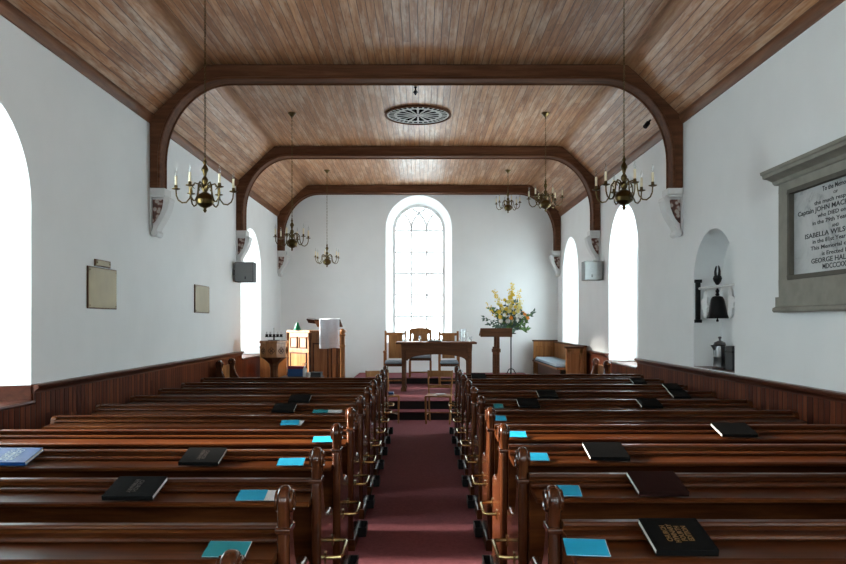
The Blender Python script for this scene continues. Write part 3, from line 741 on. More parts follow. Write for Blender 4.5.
# ------------------------------------------------------------------ memorial tablet on the right wall
xw = XR - .003; ty0, ty1 = 4.92, 6.60
t = thing('memorial_tablet', 'grey stone memorial with moulded cornice and lettered white marble panel', 'memorial tablet', (xw, 5.84, 1.72))
zb, zt = 1.87, 2.90
my0, my1, mz0, mz1 = 5.12, 6.40, 2.05, 2.77
fm = MB()
fm.box((xw, ty0, zb), (xw - .07, ty1, mz0 - .03)).box((xw, ty0, mz1 + .03), (xw - .07, ty1, zt)).box((xw, ty0, mz0 - .03), (xw - .07, my0 - .03, mz1 + .03)).box((xw, my1 + .03, mz0 - .03), (xw - .07, ty1, mz1 + .03))
fm.build('stone_frame', M_stone, t, bevel=.004)
co = [(xw, 2.88), (xw - .085, 2.88), (xw - .10, 2.895), (xw - .105, 2.91), (xw - .15, 2.93), (xw - .19, 2.938), (xw - .195, 2.965), (xw - .21, 2.97), (xw - .215, 2.995), (xw, 3.01)]
MB().prism(co, ty0 - .05, ty1 + .05, 'y').build('cornice', M_stone, t)
MB().prism([(xw, 1.735), (xw - .10, 1.735), (xw - .115, 1.75), (xw - .11, 1.775), (xw - .085, 1.785), (xw - .085, 1.872), (xw, 1.872)], ty0 - .03, ty1 + .03, 'y').build('base_ledge', M_stone, t)
ml = MB()
for a, b in (((my0 - .035, mz0 - .035), (my1 + .035, mz0)), ((my0 - .035, mz1), (my1 + .035, mz1 + .035)), ((my0 - .035, mz0), (my0, mz1)), ((my1, mz0), (my1 + .035, mz1))):
    ml.box((xw - .03, a[0], a[1]), (xw - .078, b[0], b[1]))
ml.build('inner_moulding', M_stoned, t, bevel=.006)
mo = MB().box((xw, my0, mz0), (xw - .03, my1, mz1)).build('marble_panel', M_marble, t)
lines = [('To the Memory', .055, .38), ('OF', .03, .06), ('the much respected', .046, .62), ('Captain JOHN MACPHERSON of', .056, 1.16), ('who DIED on the', .046, .52), ('in the 79th Year of his', .046, .68), ('AND', .034, .1),
         ('ISABELLA WILSON who', .056, .92), ('in the 81st Year of her', .046, .68), ('This Memorial of Their', .046, .74), ('is Erected by', .046, .4), ('GEORGE HALFORD', .056, .72), ('MDCCCXXX', .058, .38)]
z = mz1 - .045
for body, size, w in lines:
    z -= .001
    mt = Matrix(((0, 0, -1, xw - .0306), (-1, 0, 0, 5.76), (0, 1, 0, z), (0, 0, 0, 1)))
    text_mesh('lettering', body, size, M_ink, mt, t, width=w, depth=.0006)
    z -= .0525 if size > .035 else .045

# ------------------------------------------------------------------ niche on the right
ny, nr, nz0, nzs, nd = niche
fx = XR + .06
bar = MB().tube([(fx, ny - nr + .004, 2.05), (fx, ny + nr - .004, 2.05)], .016, 8)
tag(bar.build('hanging_bar', M_white, loc=(fx, ny, 2.05)), 'slim white bar spanning the niche above the bell', 'bar')
bx, by = fx - .002, 8.29
t = thing('bell', 'black bell with horned crown hanging in the arched wall niche', 'bell', (bx, by, 1.66))
MB().lathe([(0, 1.69), (.115, 1.69), (.12, 1.70), (.108, 1.725), (.098, 1.77), (.086, 1.84), (.074, 1.90), (.055, 1.935), (.02, 1.945), (0, 1.945)], (bx, by, 0), 28).build('bell_body', M_iron, t)
MB().lathe([(0, 1.945), (.014, 1.945), (.024, 1.96), (.013, 1.975), (.022, 2.0), (.012, 2.02), (.01, 2.03)], (bx, by, 0), 14).lathe([(.012, 2.068), (.026, 2.085), (.04, 2.11), (.05, 2.14), (.04, 2.17), (0, 2.17)], (bx, by, 0), 14).build('shank', M_iron, t)
hn = MB()
for sg in (1, -1):
    hn.tube([(bx, by + sg * .025, 2.14), (bx, by + sg * .05, 2.18), (bx, by + sg * .058, 2.22), (bx, by + sg * .045, 2.26), (bx, by + sg * .03, 2.28)], .02, 8, taper=.008)
hn.build('crown', M_iron, t)
MB().lathe([(0, 1.65), (.012, 1.655), (.016, 1.668), (.007, 1.685), (.005, 1.72), (0, 1.72)], (bx, by, 0), 10).build('clapper', M_iron, t)
t = thing('iron_bracket', 'black upright iron strap on the far jamb of the niche', 'bracket', (XR + .03, ny + nr - .03, 1.66))
MB().box((XR + .015, ny + nr - .03, 1.64), (XR + .075, ny + nr - .004, 2.16)).build('strap', M_iron, t, bevel=.006)
mb = MB()
for zz in (1.66, 2.14): mb.box((XR + .003, ny + nr - .036, zz - .02), (XR + .09, ny + nr - .004, zz + .02))
mb.build('collar', M_iron, t, bevel=.005)
trim(MB().box((XR + .004, ny - nr + .004, nz0 - .02), (XR + nd - .004, ny + nr - .004, nz0 + .004)), M_red)
def winged(label, yc, sg):
    t = thing('winged_ornament', label, 'ornament', (fx, yc, 1.7), 'pale winged ornaments in the niche')
    pts = [(0, 2.02), (.03, 1.99), (.05, 1.93), (.10, 1.92), (.13, 1.87), (.09, 1.85), (.10, 1.80), (.06, 1.79), (.05, 1.72), (.01, 1.69), (-.03, 1.72), (-.04, 1.80), (-.08, 1.83), (-.05, 1.87), (-.06, 1.94), (-.025, 1.98)]
    MB().prism([(yc + sg * a, z) for a, z in pts], fx - .012, fx + .012, 'x').build('wings', M_white, t, bevel=.006)
    MB().tube([(fx, yc, 2.035), (fx, yc, 2.005)], .006, 6).build('hanger', M_white, t)
winged('pale winged ornament hanging left of the bell in the niche', 8.63, 1)
winged('pale winged ornament hanging right of the bell in the niche', 7.93, -1)
jy, jx = 8.33, XR + .10; jz = nz0 + .005
t = thing('flagon', 'pewter lidded flagon with handle standing in the niche below the bell', 'flagon', (jx, jy, jz))
MB().lathe([(0, 0), (.085, 0), (.088, .015), (.07, .03), (.066, .12), (.07, .13), (.066, .14), (.062, .26), (.068, .265), (.07, .275), (0, .275)], (jx, jy, jz), 22).build('body', M_pew_ter, t)
MB().lathe([(0, .276), (.068, .276), (.06, .30), (.03, .315), (.012, .32), (.01, .34), (.022, .35), (.012, .365), (0, .367)], (jx, jy, jz), 18).build('lid', M_pew_ter, t)
MB().tube([(jx, jy + .06, jz + .25), (jx, jy + .12, jz + .28), (jx, jy + .155, jz + .23), (jx, jy + .14, jz + .15), (jx, jy + .085, jz + .10), (jx, jy + .06, jz + .09)], .014, 8).build('handle', M_iron, t)
MB().prism([(jx - .06, jz + .27), (jx - .10, jz + .27), (jx - .06, jz + .20)], jy - .015, jy + .015, 'y').build('spout', M_pew_ter, t)
t = thing('box', 'dark box standing behind the pewter flagon in the niche', 'box', (XR + .24, 7.93, nz0))
MB().box((XR + .10, 8.0, nz0 + .005), (XR + .26, 8.17, nz0 + .27)).build('case', M_greyd, t, bevel=.006)
MB().box((XR + .096, 7.996, nz0 + .2), (XR + .263, 8.174, nz0 + .215)).build('lid_seam', M_black, t)

# ------------------------------------------------------------------ platform: table, chairs, pulpit, font, lectern, flowers, corner bench
PZ = .303
# communion table
d0 = 14.2; tx0, tx1 = wx(395.8, d0), wx(477, d0); tz = 1.262
t = thing('communion_table', 'dark oak communion table with arched apron before the end window', 'table', ((tx0 + tx1) / 2, 14.5, PZ))
MB().box((tx0, d0, tz - .04), (tx1, d0 + .72, tz)).build('table_top', M_oakd, t, bevel=.008)
xa, xb = wx(403.5, d0), wx(470, d0)
ap = [(xa + .02, tz - .04), (xb - .02, tz - .04), (xb - .02, tz - .36)]
ap += [((xa + xb) / 2 + (xb - xa - .16) / 2 * math.cos(PI * i / 14), tz - .36 + .12 * math.sin(PI * i / 14)) for i in range(15)] + [(xa + .02, tz - .36)]
MB().prism(ap, d0 + .06, d0 + .085, 'y').build('apron', M_oakd, t)
for xx in (xa, xb):
    for yy in (d0 + .05, d0 + .60):
        MB().prism([(xx - .055, PZ), (xx + .055, PZ), (xx + .055, PZ + .06), (xx + .035, PZ + .1), (xx + .04, tz - .2), (xx + .05, tz - .04), (xx - .05, tz - .04), (xx - .04, tz - .2), (xx - .035, PZ + .1), (xx - .055, PZ + .06)], yy, yy + .08, 'y').build('leg', M_oakd, t, bevel=.006)
MB().box((xb - .03, d0 + .13, tz - .3), (xb + .01, d0 + .60, tz - .04)).box((xa - .01, d0 + .13, tz - .3), (xa + .03, d0 + .60, tz - .04)).build('side_rail', M_oakd, t)
# objects on the table
def on(px, d): return wx(px, d)
b = MB().lathe([(0, 0), (.035, 0), (.04, .01), (.034, .06), (.022, .12), (.011, .18), (.010, .21), (.013, .215), (.009, .22), (0, .22)], (on(404, 14.5), 14.5, tz + .001), 16)
tag(b.build('bottle', M_bulb, loc=(on(404, 14.5), 14.5, tz)), 'slim clear glass bottle at the left end of the table', 'bottle')
t = thing('cross', 'small slender standing cross on the communion table', 'cross', (on(434.5, 14.62), 14.62, tz))
MB().box((on(434.5, 14.62) - .008, 14.612, tz + .02), (on(434.5, 14.62) + .008, 14.628, tz + .22)).box((on(434.5, 14.62) - .045, 14.612, tz + .16), (on(434.5, 14.62) + .045, 14.628, tz + .175)).build('cross_arms', M_oakl, t)
MB().box((on(434.5, 14.62) - .04, 14.58, tz + .001), (on(434.5, 14.62) + .04, 14.66, tz + .02)).build('foot', M_oakl, t)
t = thing('open_book', 'black-bound book lying open on the communion table', 'book', (on(434.5, 14.35), 14.35, tz))
x0 = on(434.5, 14.35)
MB().box((x0 - .14, 14.26, tz + .001), (x0 + .14, 14.47, tz + .01)).build('cover', M_book, t)
MB().prism([(x0 - .13, tz + .01), (x0 + .13, tz + .01), (x0 + .125, tz + .022), (x0 + .05, tz + .032), (x0, tz + .022), (x0 - .05, tz + .032), (x0 - .125, tz + .022)], 14.265, 14.465, 'y').build('pages', M_greyd, t)
for q, (px, dd, lb) in enumerate(((463, 14.45, 'tall clear glass jug at the right end of the table'),)):
    t = thing('glass_jug', lb, 'jug', (on(px, dd), dd, tz))
    MB().lathe([(0, .001), (.06, .001), (.066, .02), (.068, .12), (.06, .2), (.066, .25), (.062, .25), (.056, .2), (.063, .12), (.06, .02), (0, .012)], (on(px, dd), dd, tz), 20).build('body', M_bulb, t)
    MB().tube([(on(px, dd) + .06, dd, tz + .21), (on(px, dd) + .10, dd, tz + .2), (on(px, dd) + .105, dd, tz + .12), (on(px, dd) + .066, dd, tz + .06)], .007, 6).build('handle', M_bulb, t)
for px, dd, lb in ((470.5, 14.35, 'clear drinking glass beside the jug on the table'), (420, 14.65, 'small clear tumbler in the middle of the table')):
    g = MB().lathe([(0, .001), (.028, .001), (.034, .11), (.031, .11), (.026, .008), (0, .008)], (on(px, dd), dd, tz), 16)
    tag(g.build('drinking_glass', M_bulb, loc=(on(px, dd), dd, tz)), lb, 'glass')
cl = MB().box((on(413, 14.4) - .13, 14.25, tz + .001), (on(413, 14.4) + .12, 14.6, tz + .006))
tag(cl.build('napkin', M_paper, loc=(on(413, 14.4), 14.4, tz)), 'flat white napkin on the left of the table top', 'cloth')

def armchair(label, xc, yb, z0, w, htop, seat_z, arched=False, arms=True):
    """yb: plane of the back; the chair faces the camera."""
    t = thing('armchair' if arms else 'high_back_chair', label, 'chair', (xc, yb - .2, z0), 'oak chairs behind the communion table')
    h = w / 2; yf = yb - .46; mat = M_oak
    for s in (-1, 1):
        MB().box((xc + s * h - .022, yb - .022, z0), (xc + s * h + .022, yb + .022, z0 + htop)).build('back_post', mat, t, bevel=.005)
        MB().box((xc + s * h - .022, yf - .022, z0), (xc + s * h + .022, yf + .022, z0 + (.70 if arms else seat_z - .05))).build('leg', mat, t, bevel=.005)
        if arms: MB().box((xc + s * h - .03, yf - .04, z0 + .70), (xc + s * h + .03, yb - .022, z0 + .735)).build('armrest', mat, t, bevel=.006)
    MB().box((xc - h + .065, yb - .012, z0 + seat_z + .1), (xc + h - .065, yb + .012, z0 + htop - .09)).build('back_panel', M_oakl, t)
    if arched:
        top = [(xc - h - .02, z0 + htop - .1), (xc + h + .02, z0 + htop - .1)] + [(xc + (h + .02) * math.cos(PI * i / 12), z0 + htop - .03 + .07 * math.sin(PI * i / 12)) for i in range(13)]
        MB().prism(top, yb - .025, yb - .0, 'y').build('crest_rail', mat, t)
    else:
        MB().box((xc - h + .022, yb - .018, z0 + htop - .10), (xc + h - .022, yb + .018, z0 + htop - .04)).build('crest_rail', mat, t, bevel=.006)
    MB().box((xc - h - .01, yf - .02, z0 + seat_z - .05), (xc + h + .01, yb + .02, z0 + seat_z)).build('seat_frame', M_oakd, t, bevel=.004)
    cu = MB().box((xc - h + .0, yf - .03, z0 + seat_z + .001), (xc + h - .0, yb - .03, z0 + seat_z + .065)).build('seat_cushion', M_cush, t, bevel=.022, seg=3)
    MB().box((xc - h - .004, yf - .034, z0 + seat_z + .002), (xc + h + .004, yb - .028, z0 + seat_z + .016)).build('piping', M_cushd, cu, bevel=.004)
    mb = MB()
    for s in (-1, 1): mb.box((xc + s * h - .012, yf, z0 + .14), (xc + s * h + .012, yb, z0 + .17))
    mb.box((xc - h, yf - .012, z0 + .1), (xc + h, yf + .012, z0 + .13)); mb.build('stretcher', mat, t)
    return t
armchair('oak armchair with grey cushion at the left end of the communion table', wx(395.5, 15.95), 15.98, PZ, .43, 1.16, .46)
armchair('oak armchair with grey cushion behind the right half of the table', wx(448.5, 15.95), 15.98, PZ, .40, 1.15, .46)
armchair('high-backed oak chair with arched crest, middle of the three behind the table', wx(420.3, 16.65), 16.65, .431, .46, 1.05, .42, True, False)

# two plain rush-seated chairs on the floor before the step
def hall_chair(label, xc, yc, rotz, w=.40):
    t = thing('side_chair', label, 'chair', (0, 0, .0125), 'plain wooden chairs before the step')
    h = w / 2
    for s in (-1, 1):
        MB().tube([(s * (h - .01), -.19, .0125), (s * h, -.185, .45)], .014, 8, taper=.018).build('leg', M_oakl, t)
        MB().tube([(s * (h - .03), .19, .0125), (s * (h - .02), .17, .25), (s * (h - .02), .165, .45), (s * (h - .005), .19, .65), (s * (h + .0), .215, .85)], .014, 8).build('back_post', M_oakl, t)
    MB().box((-h - .01, -.2, .44), (h + .01, .185, .465)).build('seat', M_oak, t, bevel=.008)
    c = lambda z0, z1, y: MB().prism([(-h + .0, y), (-h * .5, y + .018), (0, y + .024), (h * .5, y + .018), (h, y), (h, y + .014), (h * .5, y + .032), (0, y + .038), (-h * .5, y + .032), (-h, y + .014)], z0, z1, 'z')
    c(.745, .845, .19).build('back_slat', M_oakl, t); c(.56, .61, .17).build('back_slat', M_oakl, t)
    mb = MB(); mb.tube([(-h + .01, -.187, .2), (h - .01, -.187, .2)], .01, 6)
    for s in (-1, 1): mb.tube([(s * (h - .01), -.187, .16), (s * (h - .025), .175, .16)], .01, 6)
    mb.build('stretcher', M_oakl, t)
    t.location = (xc, yc, .0); t.rotation_euler = (0, 0, rotz)
    for ch in t.children: ch.location = (0, 0, .0125)
    return t
hall_chair('plain wooden chair with papers on its seat, standing in the aisle by the step', wx(439, 12.0), 11.98, -.12)
hall_chair('plain wooden chair half hidden behind the left pew ends by the step', -.64, 11.98, .5)
xp, yp = wx(441, 11.97), 11.96
o = MB().box((xp - .07, yp - .10, .479), (xp + .08, yp + .08, .4835)).xform(Matrix.Translation((xp, yp, 0)) @ Matrix.Rotation(.25, 4, 'Z') @ Matrix.Translation((-xp, -yp, 0)))
tag(o.build('papers', M_paper, loc=(xp, yp, .479)), 'loose white papers on the seat of the aisle chair', 'papers')
xp = -.55
t = thing('book', 'dark blue book on the seat of the half-hidden chair', 'book', (xp, yp, .479))
MB().box((xp - .09, yp - .09, .479), (xp + .09, yp + .1, .513)).build('cover', M_navy, t, bevel=.002)
MB().box((xp - .0905, yp - .085, .483), (xp + .0905, yp + .095, .509)).build('pages', M_page, t)

# pulpit
PT = 1.49
pl = [(-2.67, 14.66), (-2.14, 14.02), (-1.56, 14.02), (-1.56, 14.95), (-2.67, 14.95)]
t = thing('pulpit', 'panelled oak pulpit with glossy angled front at the left of the platform', 'pulpit', (-2.1, 14.5, PZ))
MB().prism(pl, PZ, PT - .05, 'z').build('body', M_pulp, t, smooth=False)
def off(poly, d):
    c = Vector((-2.1, 14.55)); return [tuple(c + (Vector(p) - c) * (1 + d)) for p in poly]
MB().prism(off(pl, .05), PT - .05, PT, 'z').build('cornice', M_pulp, t, bevel=.01)
MB().prism(off(pl, .04), PZ, PZ + .14, 'z').build('plinth', M_pulp, t, bevel=.008)
def face_panel(p, q, rects):
    p = Vector((*p, 0)); q = Vector((*q, 0)); ux = (q - p).normalized(); nn = Vector((ux.y, -ux.x, 0)); L = (q - p).length
    mat = Matrix((( ux.x, nn.x, 0, p.x), (ux.y, nn.y, 0, p.y), (0, 0, 1, 0), (0, 0, 0, 1)))
    for (a, b, z0, z1) in rects:
        fr = MB(); w = .025; u0, u1 = a * L, b * L
        for lo, hi in (((u0, z0), (u1, z0 + w)), ((u0, z1 - w), (u1, z1)), ((u0, z0), (u0 + w, z1)), ((u1 - w, z0), (u1, z1))):
            fr.box((lo[0], .001, lo[1]), (hi[0], .02, hi[1]))
        fo = fr.xform(mat).build('panel_moulding', M_oakd, t, bevel=.005)
        MB().box((u0 + w, .001, z0 + w), (u1 - w, .008, z1 - w)).xform(mat).build('panel', M_pulp, fo)
face_panel(pl[0], pl[1], [(.12, .46, 1.14, 1.36), (.54, .88, 1.14, 1.36), (.12, .88, .5, 1.06)])
face_panel(pl[1], pl[2], [(.1, .62, .5, 1.25), (.7, .92, .5, 1.25)])
for p in (pl[0], pl[1], pl[2]):
    MB().lathe([(.035, PZ + .1), (.035, PZ + .3), (.026, PZ + .35), (.026, PT - .2), (.036, PT - .15), (.036, PT - .05)], (p[0], p[1], 0), 12).build('corner_shaft', M_oakd, t)
# stair newel beside it
nx = wx(342.5, 13.86)
t = thing('newel_post', 'slim oak newel post standing right of the pulpit', 'post', (nx, 13.86, PZ))
MB().box((nx - .04, 13.82, PZ), (nx + .04, 13.90, 1.38)).build('shaft', M_oak, t, bevel=.01)
MB().box((nx - .055, 13.805, 1.18), (nx + .055, 13.915, 1.22)).box((nx - .055, 13.805, 1.38), (nx + .055, 13.915, 1.42)).build('collar', M_oak, t, bevel=.008)
MB().lathe([(.03, 1.42), (.05, 1.45), (.05, 1.49), (.03, 1.52), (0, 1.525)], (nx, 13.86, 0), 14).build('finial', M_oak, t)
# reading desk on the pulpit rim
dx0, dx1 = wx(315, 14.1), wx(341, 14.1); dz = 1.72
t = thing('reading_desk', 'sloping oak reading desk rising from the pulpit rim', 'reading desk', ((dx0 + dx1) / 2, 14.15, PT))
MB().prism([(14.0, dz - .02), (14.42, dz - .14), (14.42, dz - .17), (14.0, dz - .05)], dx0, dx1, 'x').build('desk_top', M_oakd, t, bevel=.006)
MB().box((dx0 + .1, 14.1, PT + .001), (dx0 + .18, 14.2, dz - .07)).box((dx1 - .18, 14.1, PT + .001), (dx1 - .1, 14.2, dz - .07)).build('support', M_oakd, t)
t = thing('open_book', 'white-paged book overhanging the left of the pulpit reading desk', 'book', (dx0, 14.2, dz))
m = Matrix.Translation((dx0 - .0, 14.2, dz - .062)) @ Matrix.Rotation(-.278, 4, 'X') @ Matrix.Rotation(.12, 4, 'Y')
mb = MB().prism([(-.16, .0), (.04, .0), (.04, .014), (.0, .03), (-.13, .03), (-.16, .012)], -.12, .14, 'y'); mb.xform(m).build('pages', M_paper, t)
MB().box((-.165, -.125, -.006), (.045, .145, -.0005)).xform(m).build('cover', M_bookm, t)
# white fall hanging over the desk
cx0, cx1 = wx(319.5, 13.97), wx(339.5, 13.97); mb = MB(); nU, nV = 28, 22; vs = []
for j in range(nV + 1):
    v = j / nV
    for i in range(nU + 1):
        u = i / nU; x = cx0 + (cx1 - cx0) * u
        if v < .2: y = 14.36 - (14.36 - 13.985) * v / .2; z = dz - .12 + .123 * v / .2
        else:
            f = (v - .2) / .8; y = 13.985 - .012 - .01 * math.sin(PI * u * 5) * (.3 + f); z = dz + .003 - .575 * f - .008 * math.sin(PI * u * 2)
        vs.append((x, y, z))
fs = [(j * (nU + 1) + i, j * (nU + 1) + i + 1, (j + 1) * (nU + 1) + i + 1, (j + 1) * (nU + 1) + i) for j in range(nV) for i in range(nU)]
mb.add(vs, fs); o = mb.build('pulpit_fall', M_cloth, loc=((cx0 + cx1) / 2, 13.98, 1.2))
sm = o.modifiers.new('thick', 'SOLIDIFY'); sm.thickness = .004; sm.offset = 1
tag(o, 'white linen cloth draped over the pulpit reading desk', 'cloth')
gx = wx(297, 14.3)
g = MB().lathe([(0, .001), (.065, .001), (.068, .02), (.05, .07), (.028, .13), (.02, .15), (0, .155)], (gx, 14.35, PT), 18)
tag(g.build('ornament', M_green, loc=(gx, 14.35, PT)), 'small green cone-shaped ornament on the pulpit rim', 'ornament')

# font with candle stand
fy = 13.35; fcx = wx(274, fy)
t = thing('font', 'octagonal carved font on a single stem by the left window', 'font', (fcx, fy, PZ))
r8 = lambda r, rot=PI / 8: [(fcx + r * math.cos(rot + i * PI / 4), fy + r * math.sin(rot + i * PI / 4)) for i in range(8)]
zt = wz(340.5, fy) ; zb = wz(357, fy)
MB().prism(r8(.265), zt - .05, zt, 'z').build('rim', M_pulp, t, bevel=.01)
bo = MB().prism(r8(.245), zb, zt - .05, 'z').build('bowl', M_pulp, t, smooth=False)
for i in range(8):
    a = PI / 4 * i + PI / 4; c = Vector((fcx + .245 * math.cos(PI / 8) * math.cos(a), fy + .245 * math.cos(PI / 8) * math.sin(a), (zt + zb) / 2 - .03)); ux = Vector((-math.sin(a), math.cos(a), 0)); nn = Vector((math.cos(a), math.sin(a), 0))
    mb = MB()
    for kx, kz in ((0, .03), (0, -.03), (.03, 0), (-.03, 0)):
        mb.tube([c + ux * (kx + .026 * math.cos(2 * PI * j / 12)) + Vector((0, 0, kz + .026 * math.sin(2 * PI * j / 12))) + nn * .002 for j in range(12)], .006, 5, closed=True)
    mb.build('quatrefoil', M_oakd, t)
MB().lathe([(.24, zb), (.17, zb - .05), (.09, zb - .12), (.07, zb - .2), (.07, PZ + .2), (.11, PZ + .12), (.2, PZ + .08), (.22, PZ)], (fcx, fy, 0), 8).build('stem', M_oakd, t, smooth=False)
t = thing('candle_stand', 'black rack holding white candles on top of the font', 'candle holder', (fcx, fy, zt))
mb = MB().box((fcx - .16, fy - .02, zt + .06), (fcx + .16, fy + .02, zt + .075)).box((fcx - .012, fy - .012, zt + .001), (fcx + .012, fy + .012, zt + .06)).box((fcx - .1, fy - .05, zt + .001), (fcx + .1, fy + .05, zt + .012))
mb.build('rack', M_iron, t)
for i in range(5):
    xx = fcx - .13 + .065 * i
    MB().lathe([(0, .075), (.02, .075), (.028, .10), (.024, .115), (0, .115)], (xx, fy, zt), 10).build('cup', M_iron, t)
    MB().lathe([(0, .11), (.016, .11), (.016, .23 if i == 2 else .16), (0, .165 if i != 2 else .235)], (xx, fy, zt), 10).build('candle', M_white, t)
# panelled screen behind the font
t = thing('panelled_screen', 'low oak panelled screen behind the font, joining the pulpit', 'screen', (-2.95, 14.7, PZ))
MB().box((-3.3, 14.98, PZ), (-2.72, 15.02, 1.12)).build('panel', M_oak, t); MB().box((-3.3, 14.95, 1.12), (-2.72, 15.05, 1.16)).build('top_rail', M_oakd, t)

# low table before the platform with books and a pump bottle
t = thing('side_table', 'small dark table before the pulpit, mostly hidden by the pews', 'table', (-1.97, 11.95, 0))
tzz = .765
MB().box((-2.28, 11.7, tzz - .03), (-1.62, 12.2, tzz)).build('table_top', M_oakd, t, bevel=.005)
for xx in (-2.24, -1.70):
    for yy in (11.74, 12.12): MB().box((xx, yy, 0), (xx + .045, yy + .045, tzz - .03)).build('leg', M_oakd, t)
bx0, bx1 = wx(286.5, 11.8), wx(303, 11.8)
def flat_book(label, z0, z1, mat, dx=0, grp=None):
    t = thing('book', label, 'book', ((bx0 + bx1) / 2, 11.9, z0), grp)
    MB().box((bx0 + dx, 11.9, z0), (bx1 + dx, 12.1, z0 + .004)).box((bx0 + dx, 11.9, z1 - .004), (bx1 + dx, 12.1, z1)).box((bx0 + dx, 11.9, z0), (bx1 + dx, 11.906, z1)).build('cover', mat, t)
    MB().box((bx0 + dx + .004, 11.906, z0 + .004), (bx1 + dx - .003, 12.095, z1 - .004)).build('pages', M_page, t)
flat_book('lowest thick blue book of the small stack before the pulpit', tzz + .001, tzz + .06, M_navy)
flat_book('middle thick blue book of the small stack before the pulpit', tzz + .061, tzz + .125, M_navy, .006)
flat_book('crimson book on top of the blue stack before the pulpit', tzz + .126, tzz + .165, M_crim, -.004)
sx, sy = wx(304.8, 11.85), 11.85
t = thing('pump_bottle', 'white pump dispenser bottle beside the blue book stack', 'bottle', (sx, sy, tzz))
MB().lathe([(0, .001), (.03, .001), (.032, .02), (.032, .13), (.014, .155), (.012, .165), (0, .165)], (sx, sy, tzz), 14).build('body', M_white, t)
MB().lathe([(0, .165), (.013, .165), (.013, .18), (.005, .182), (.005, .21), (0, .21)], (sx, sy, tzz), 10).tube([(sx + .03, sy, tzz + .212), (sx - .01, sy, tzz + .212), (sx - .05, sy, tzz + .203)], .007, 6).build('pump', M_page, t)
t = thing('case', 'flat charcoal case lying beside the pump bottle', 'case', (wx(315, 11.9), 11.9, tzz))
MB().box((wx(310.5, 11.9), 11.8, tzz + .001), (wx(321.5, 11.9), 12.05, tzz + .075)).build('body', M_greyd, t, bevel=.008)
MB().box((wx(311, 11.9), 11.797, tzz + .05), (wx(321, 11.9), 11.8, tzz + .056)).build('zip', M_black, t)
cx1 = wx(309.2, 11.78)
c = MB().lathe([(0, .001), (.022, .001), (.026, .05), (.02, .085), (0, .085)], (cx1 - .0, 11.74, tzz), 12)
tag(c.build('pot', M_white, loc=(cx1, 11.74, tzz)), 'tiny white pot in front of the pump bottle and case', 'pot')

# lectern
ly = 14.6; lx = wx(496.5, ly)
t = thing('lectern', 'dark oak lectern with sloping book rest right of the table', 'lectern', (lx, ly, PZ))
MB().box((lx - .075, ly - .02, PZ + .06), (lx + .0, ly + .06, 1.16)).box((lx - .0, ly - .035, PZ + .06), (lx + .06, ly + .06, 1.36)).box((lx - .05, ly + .0, 1.1), (lx + .0, ly + .05, 1.36)).build('column', M_oakd, t, bevel=.006)
MB().box((lx - .09, ly - .03, 1.05), (lx + .08, ly + .07, 1.12)).build('clamp_collar', M_oakd, t, bevel=.006)
MB().box((lx - .3, ly - .2, PZ), (lx + .18, ly + .25, PZ + .06)).build('foot', M_oakd, t, bevel=.01)
ax0, ax1 = wx(480, ly), wx(511.5, ly)
MB().prism([(ly - .12, 1.52), (ly - .10, 1.53), (ly + .28, 1.40), (ly + .28, 1.37), (ly - .10, 1.50), (ly - .10, 1.355), (ly - .12, 1.355)], ax0, ax1, 'x').build('book_rest', M_oakd, t, bevel=.005)

# flower stand and arrangement
fyy = 16.3; fxx = wx(511, fyy)
t = thing('flower_stand', 'tall slim black metal stand carrying the flower arrangement', 'stand', (fxx, fyy, PZ))
zs_ = wz(333, fyy)
MB().tube([(fxx, fyy, .44), (fxx, fyy, zs_ - .02)], .014, 8).build('pole', M_iron, t)
for i in range(3):
    a = 2 * PI * i / 3 + PI / 2; MB().tube([(fxx, fyy, .62), (fxx + .06 * math.cos(a), fyy + .06 * math.sin(a), .6), (fxx + .12 * math.cos(a), fyy + .12 * math.sin(a), .5), (fxx + .2 * math.cos(a), fyy + .2 * math.sin(a), .442)], .011, 6).build('foot', M_iron, t)
MB().lathe([(0, -.02), (.1, -.02), (.12, 0), (.11, 0), (.09, -.008), (0, -.008)], (fxx, fyy, zs_), 16).build('tray', M_iron, t)
acx, acz = wx(509.5, fyy), wz(322, fyy); px1 = fyy / F
t = thing('flower_arrangement', 'large fan of yellow, orange and white flowers with dark foliage', 'flowers', (fxx, fyy, zs_))
MB().lathe([(0, .001), (.07, .001), (.10, .05), (.11, .1), (.10, .1), (0, .09)], (fxx, fyy, zs_), 18).build('bowl', M_leafd, t)
rnd = random.Random(11)
base = Vector((fxx, fyy, zs_ + .09))
def P2(px, py, dy): return Vector((wx(px, fyy), fyy + dy, wz(py, fyy)))
def leaf(mb, c, d, ln, w):
    d = d.normalized(); s = d.cross(Vector((rnd.uniform(-.3, .3), -1, rnd.uniform(-.3, .3)))); s.normalize(); n = d.cross(s) * .12
    mb.add([c, c + d * ln * .35 + s * w + n * ln * .4, c + d * ln, c + d * ln * .35 - s * w + n * ln * .4, c + d * ln * .4 - n * ln * .4], [(0, 1, 4), (1, 2, 4), (2, 3, 4), (3, 0, 4)])
stems = MB()
def spray(name, mat, tip, n, ln, w, spread=.10):
    mb = MB(); d = (tip - base)
    for i in range(n):
        f = .3 + .7 * i / max(1, n - 1); c = base + d * f + Vector((rnd.uniform(-1, 1), rnd.uniform(-1, 1), rnd.uniform(-1, 1))) * spread * .3
        dd = d.normalized() * .7 + Vector((rnd.uniform(-1, 1), rnd.uniform(-.6, .6), rnd.uniform(-1, 1)))
        leaf(mb, c, dd, ln * rnd.uniform(.7, 1.2), w)
    mb.tube([base, base + d * .5 + Vector((0, 0, .02)), tip], .004, 4)
    return mb.build(name, mat, t, smooth=False)
def sp(px, py): return P2(px, py, rnd.uniform(-.18, .1))
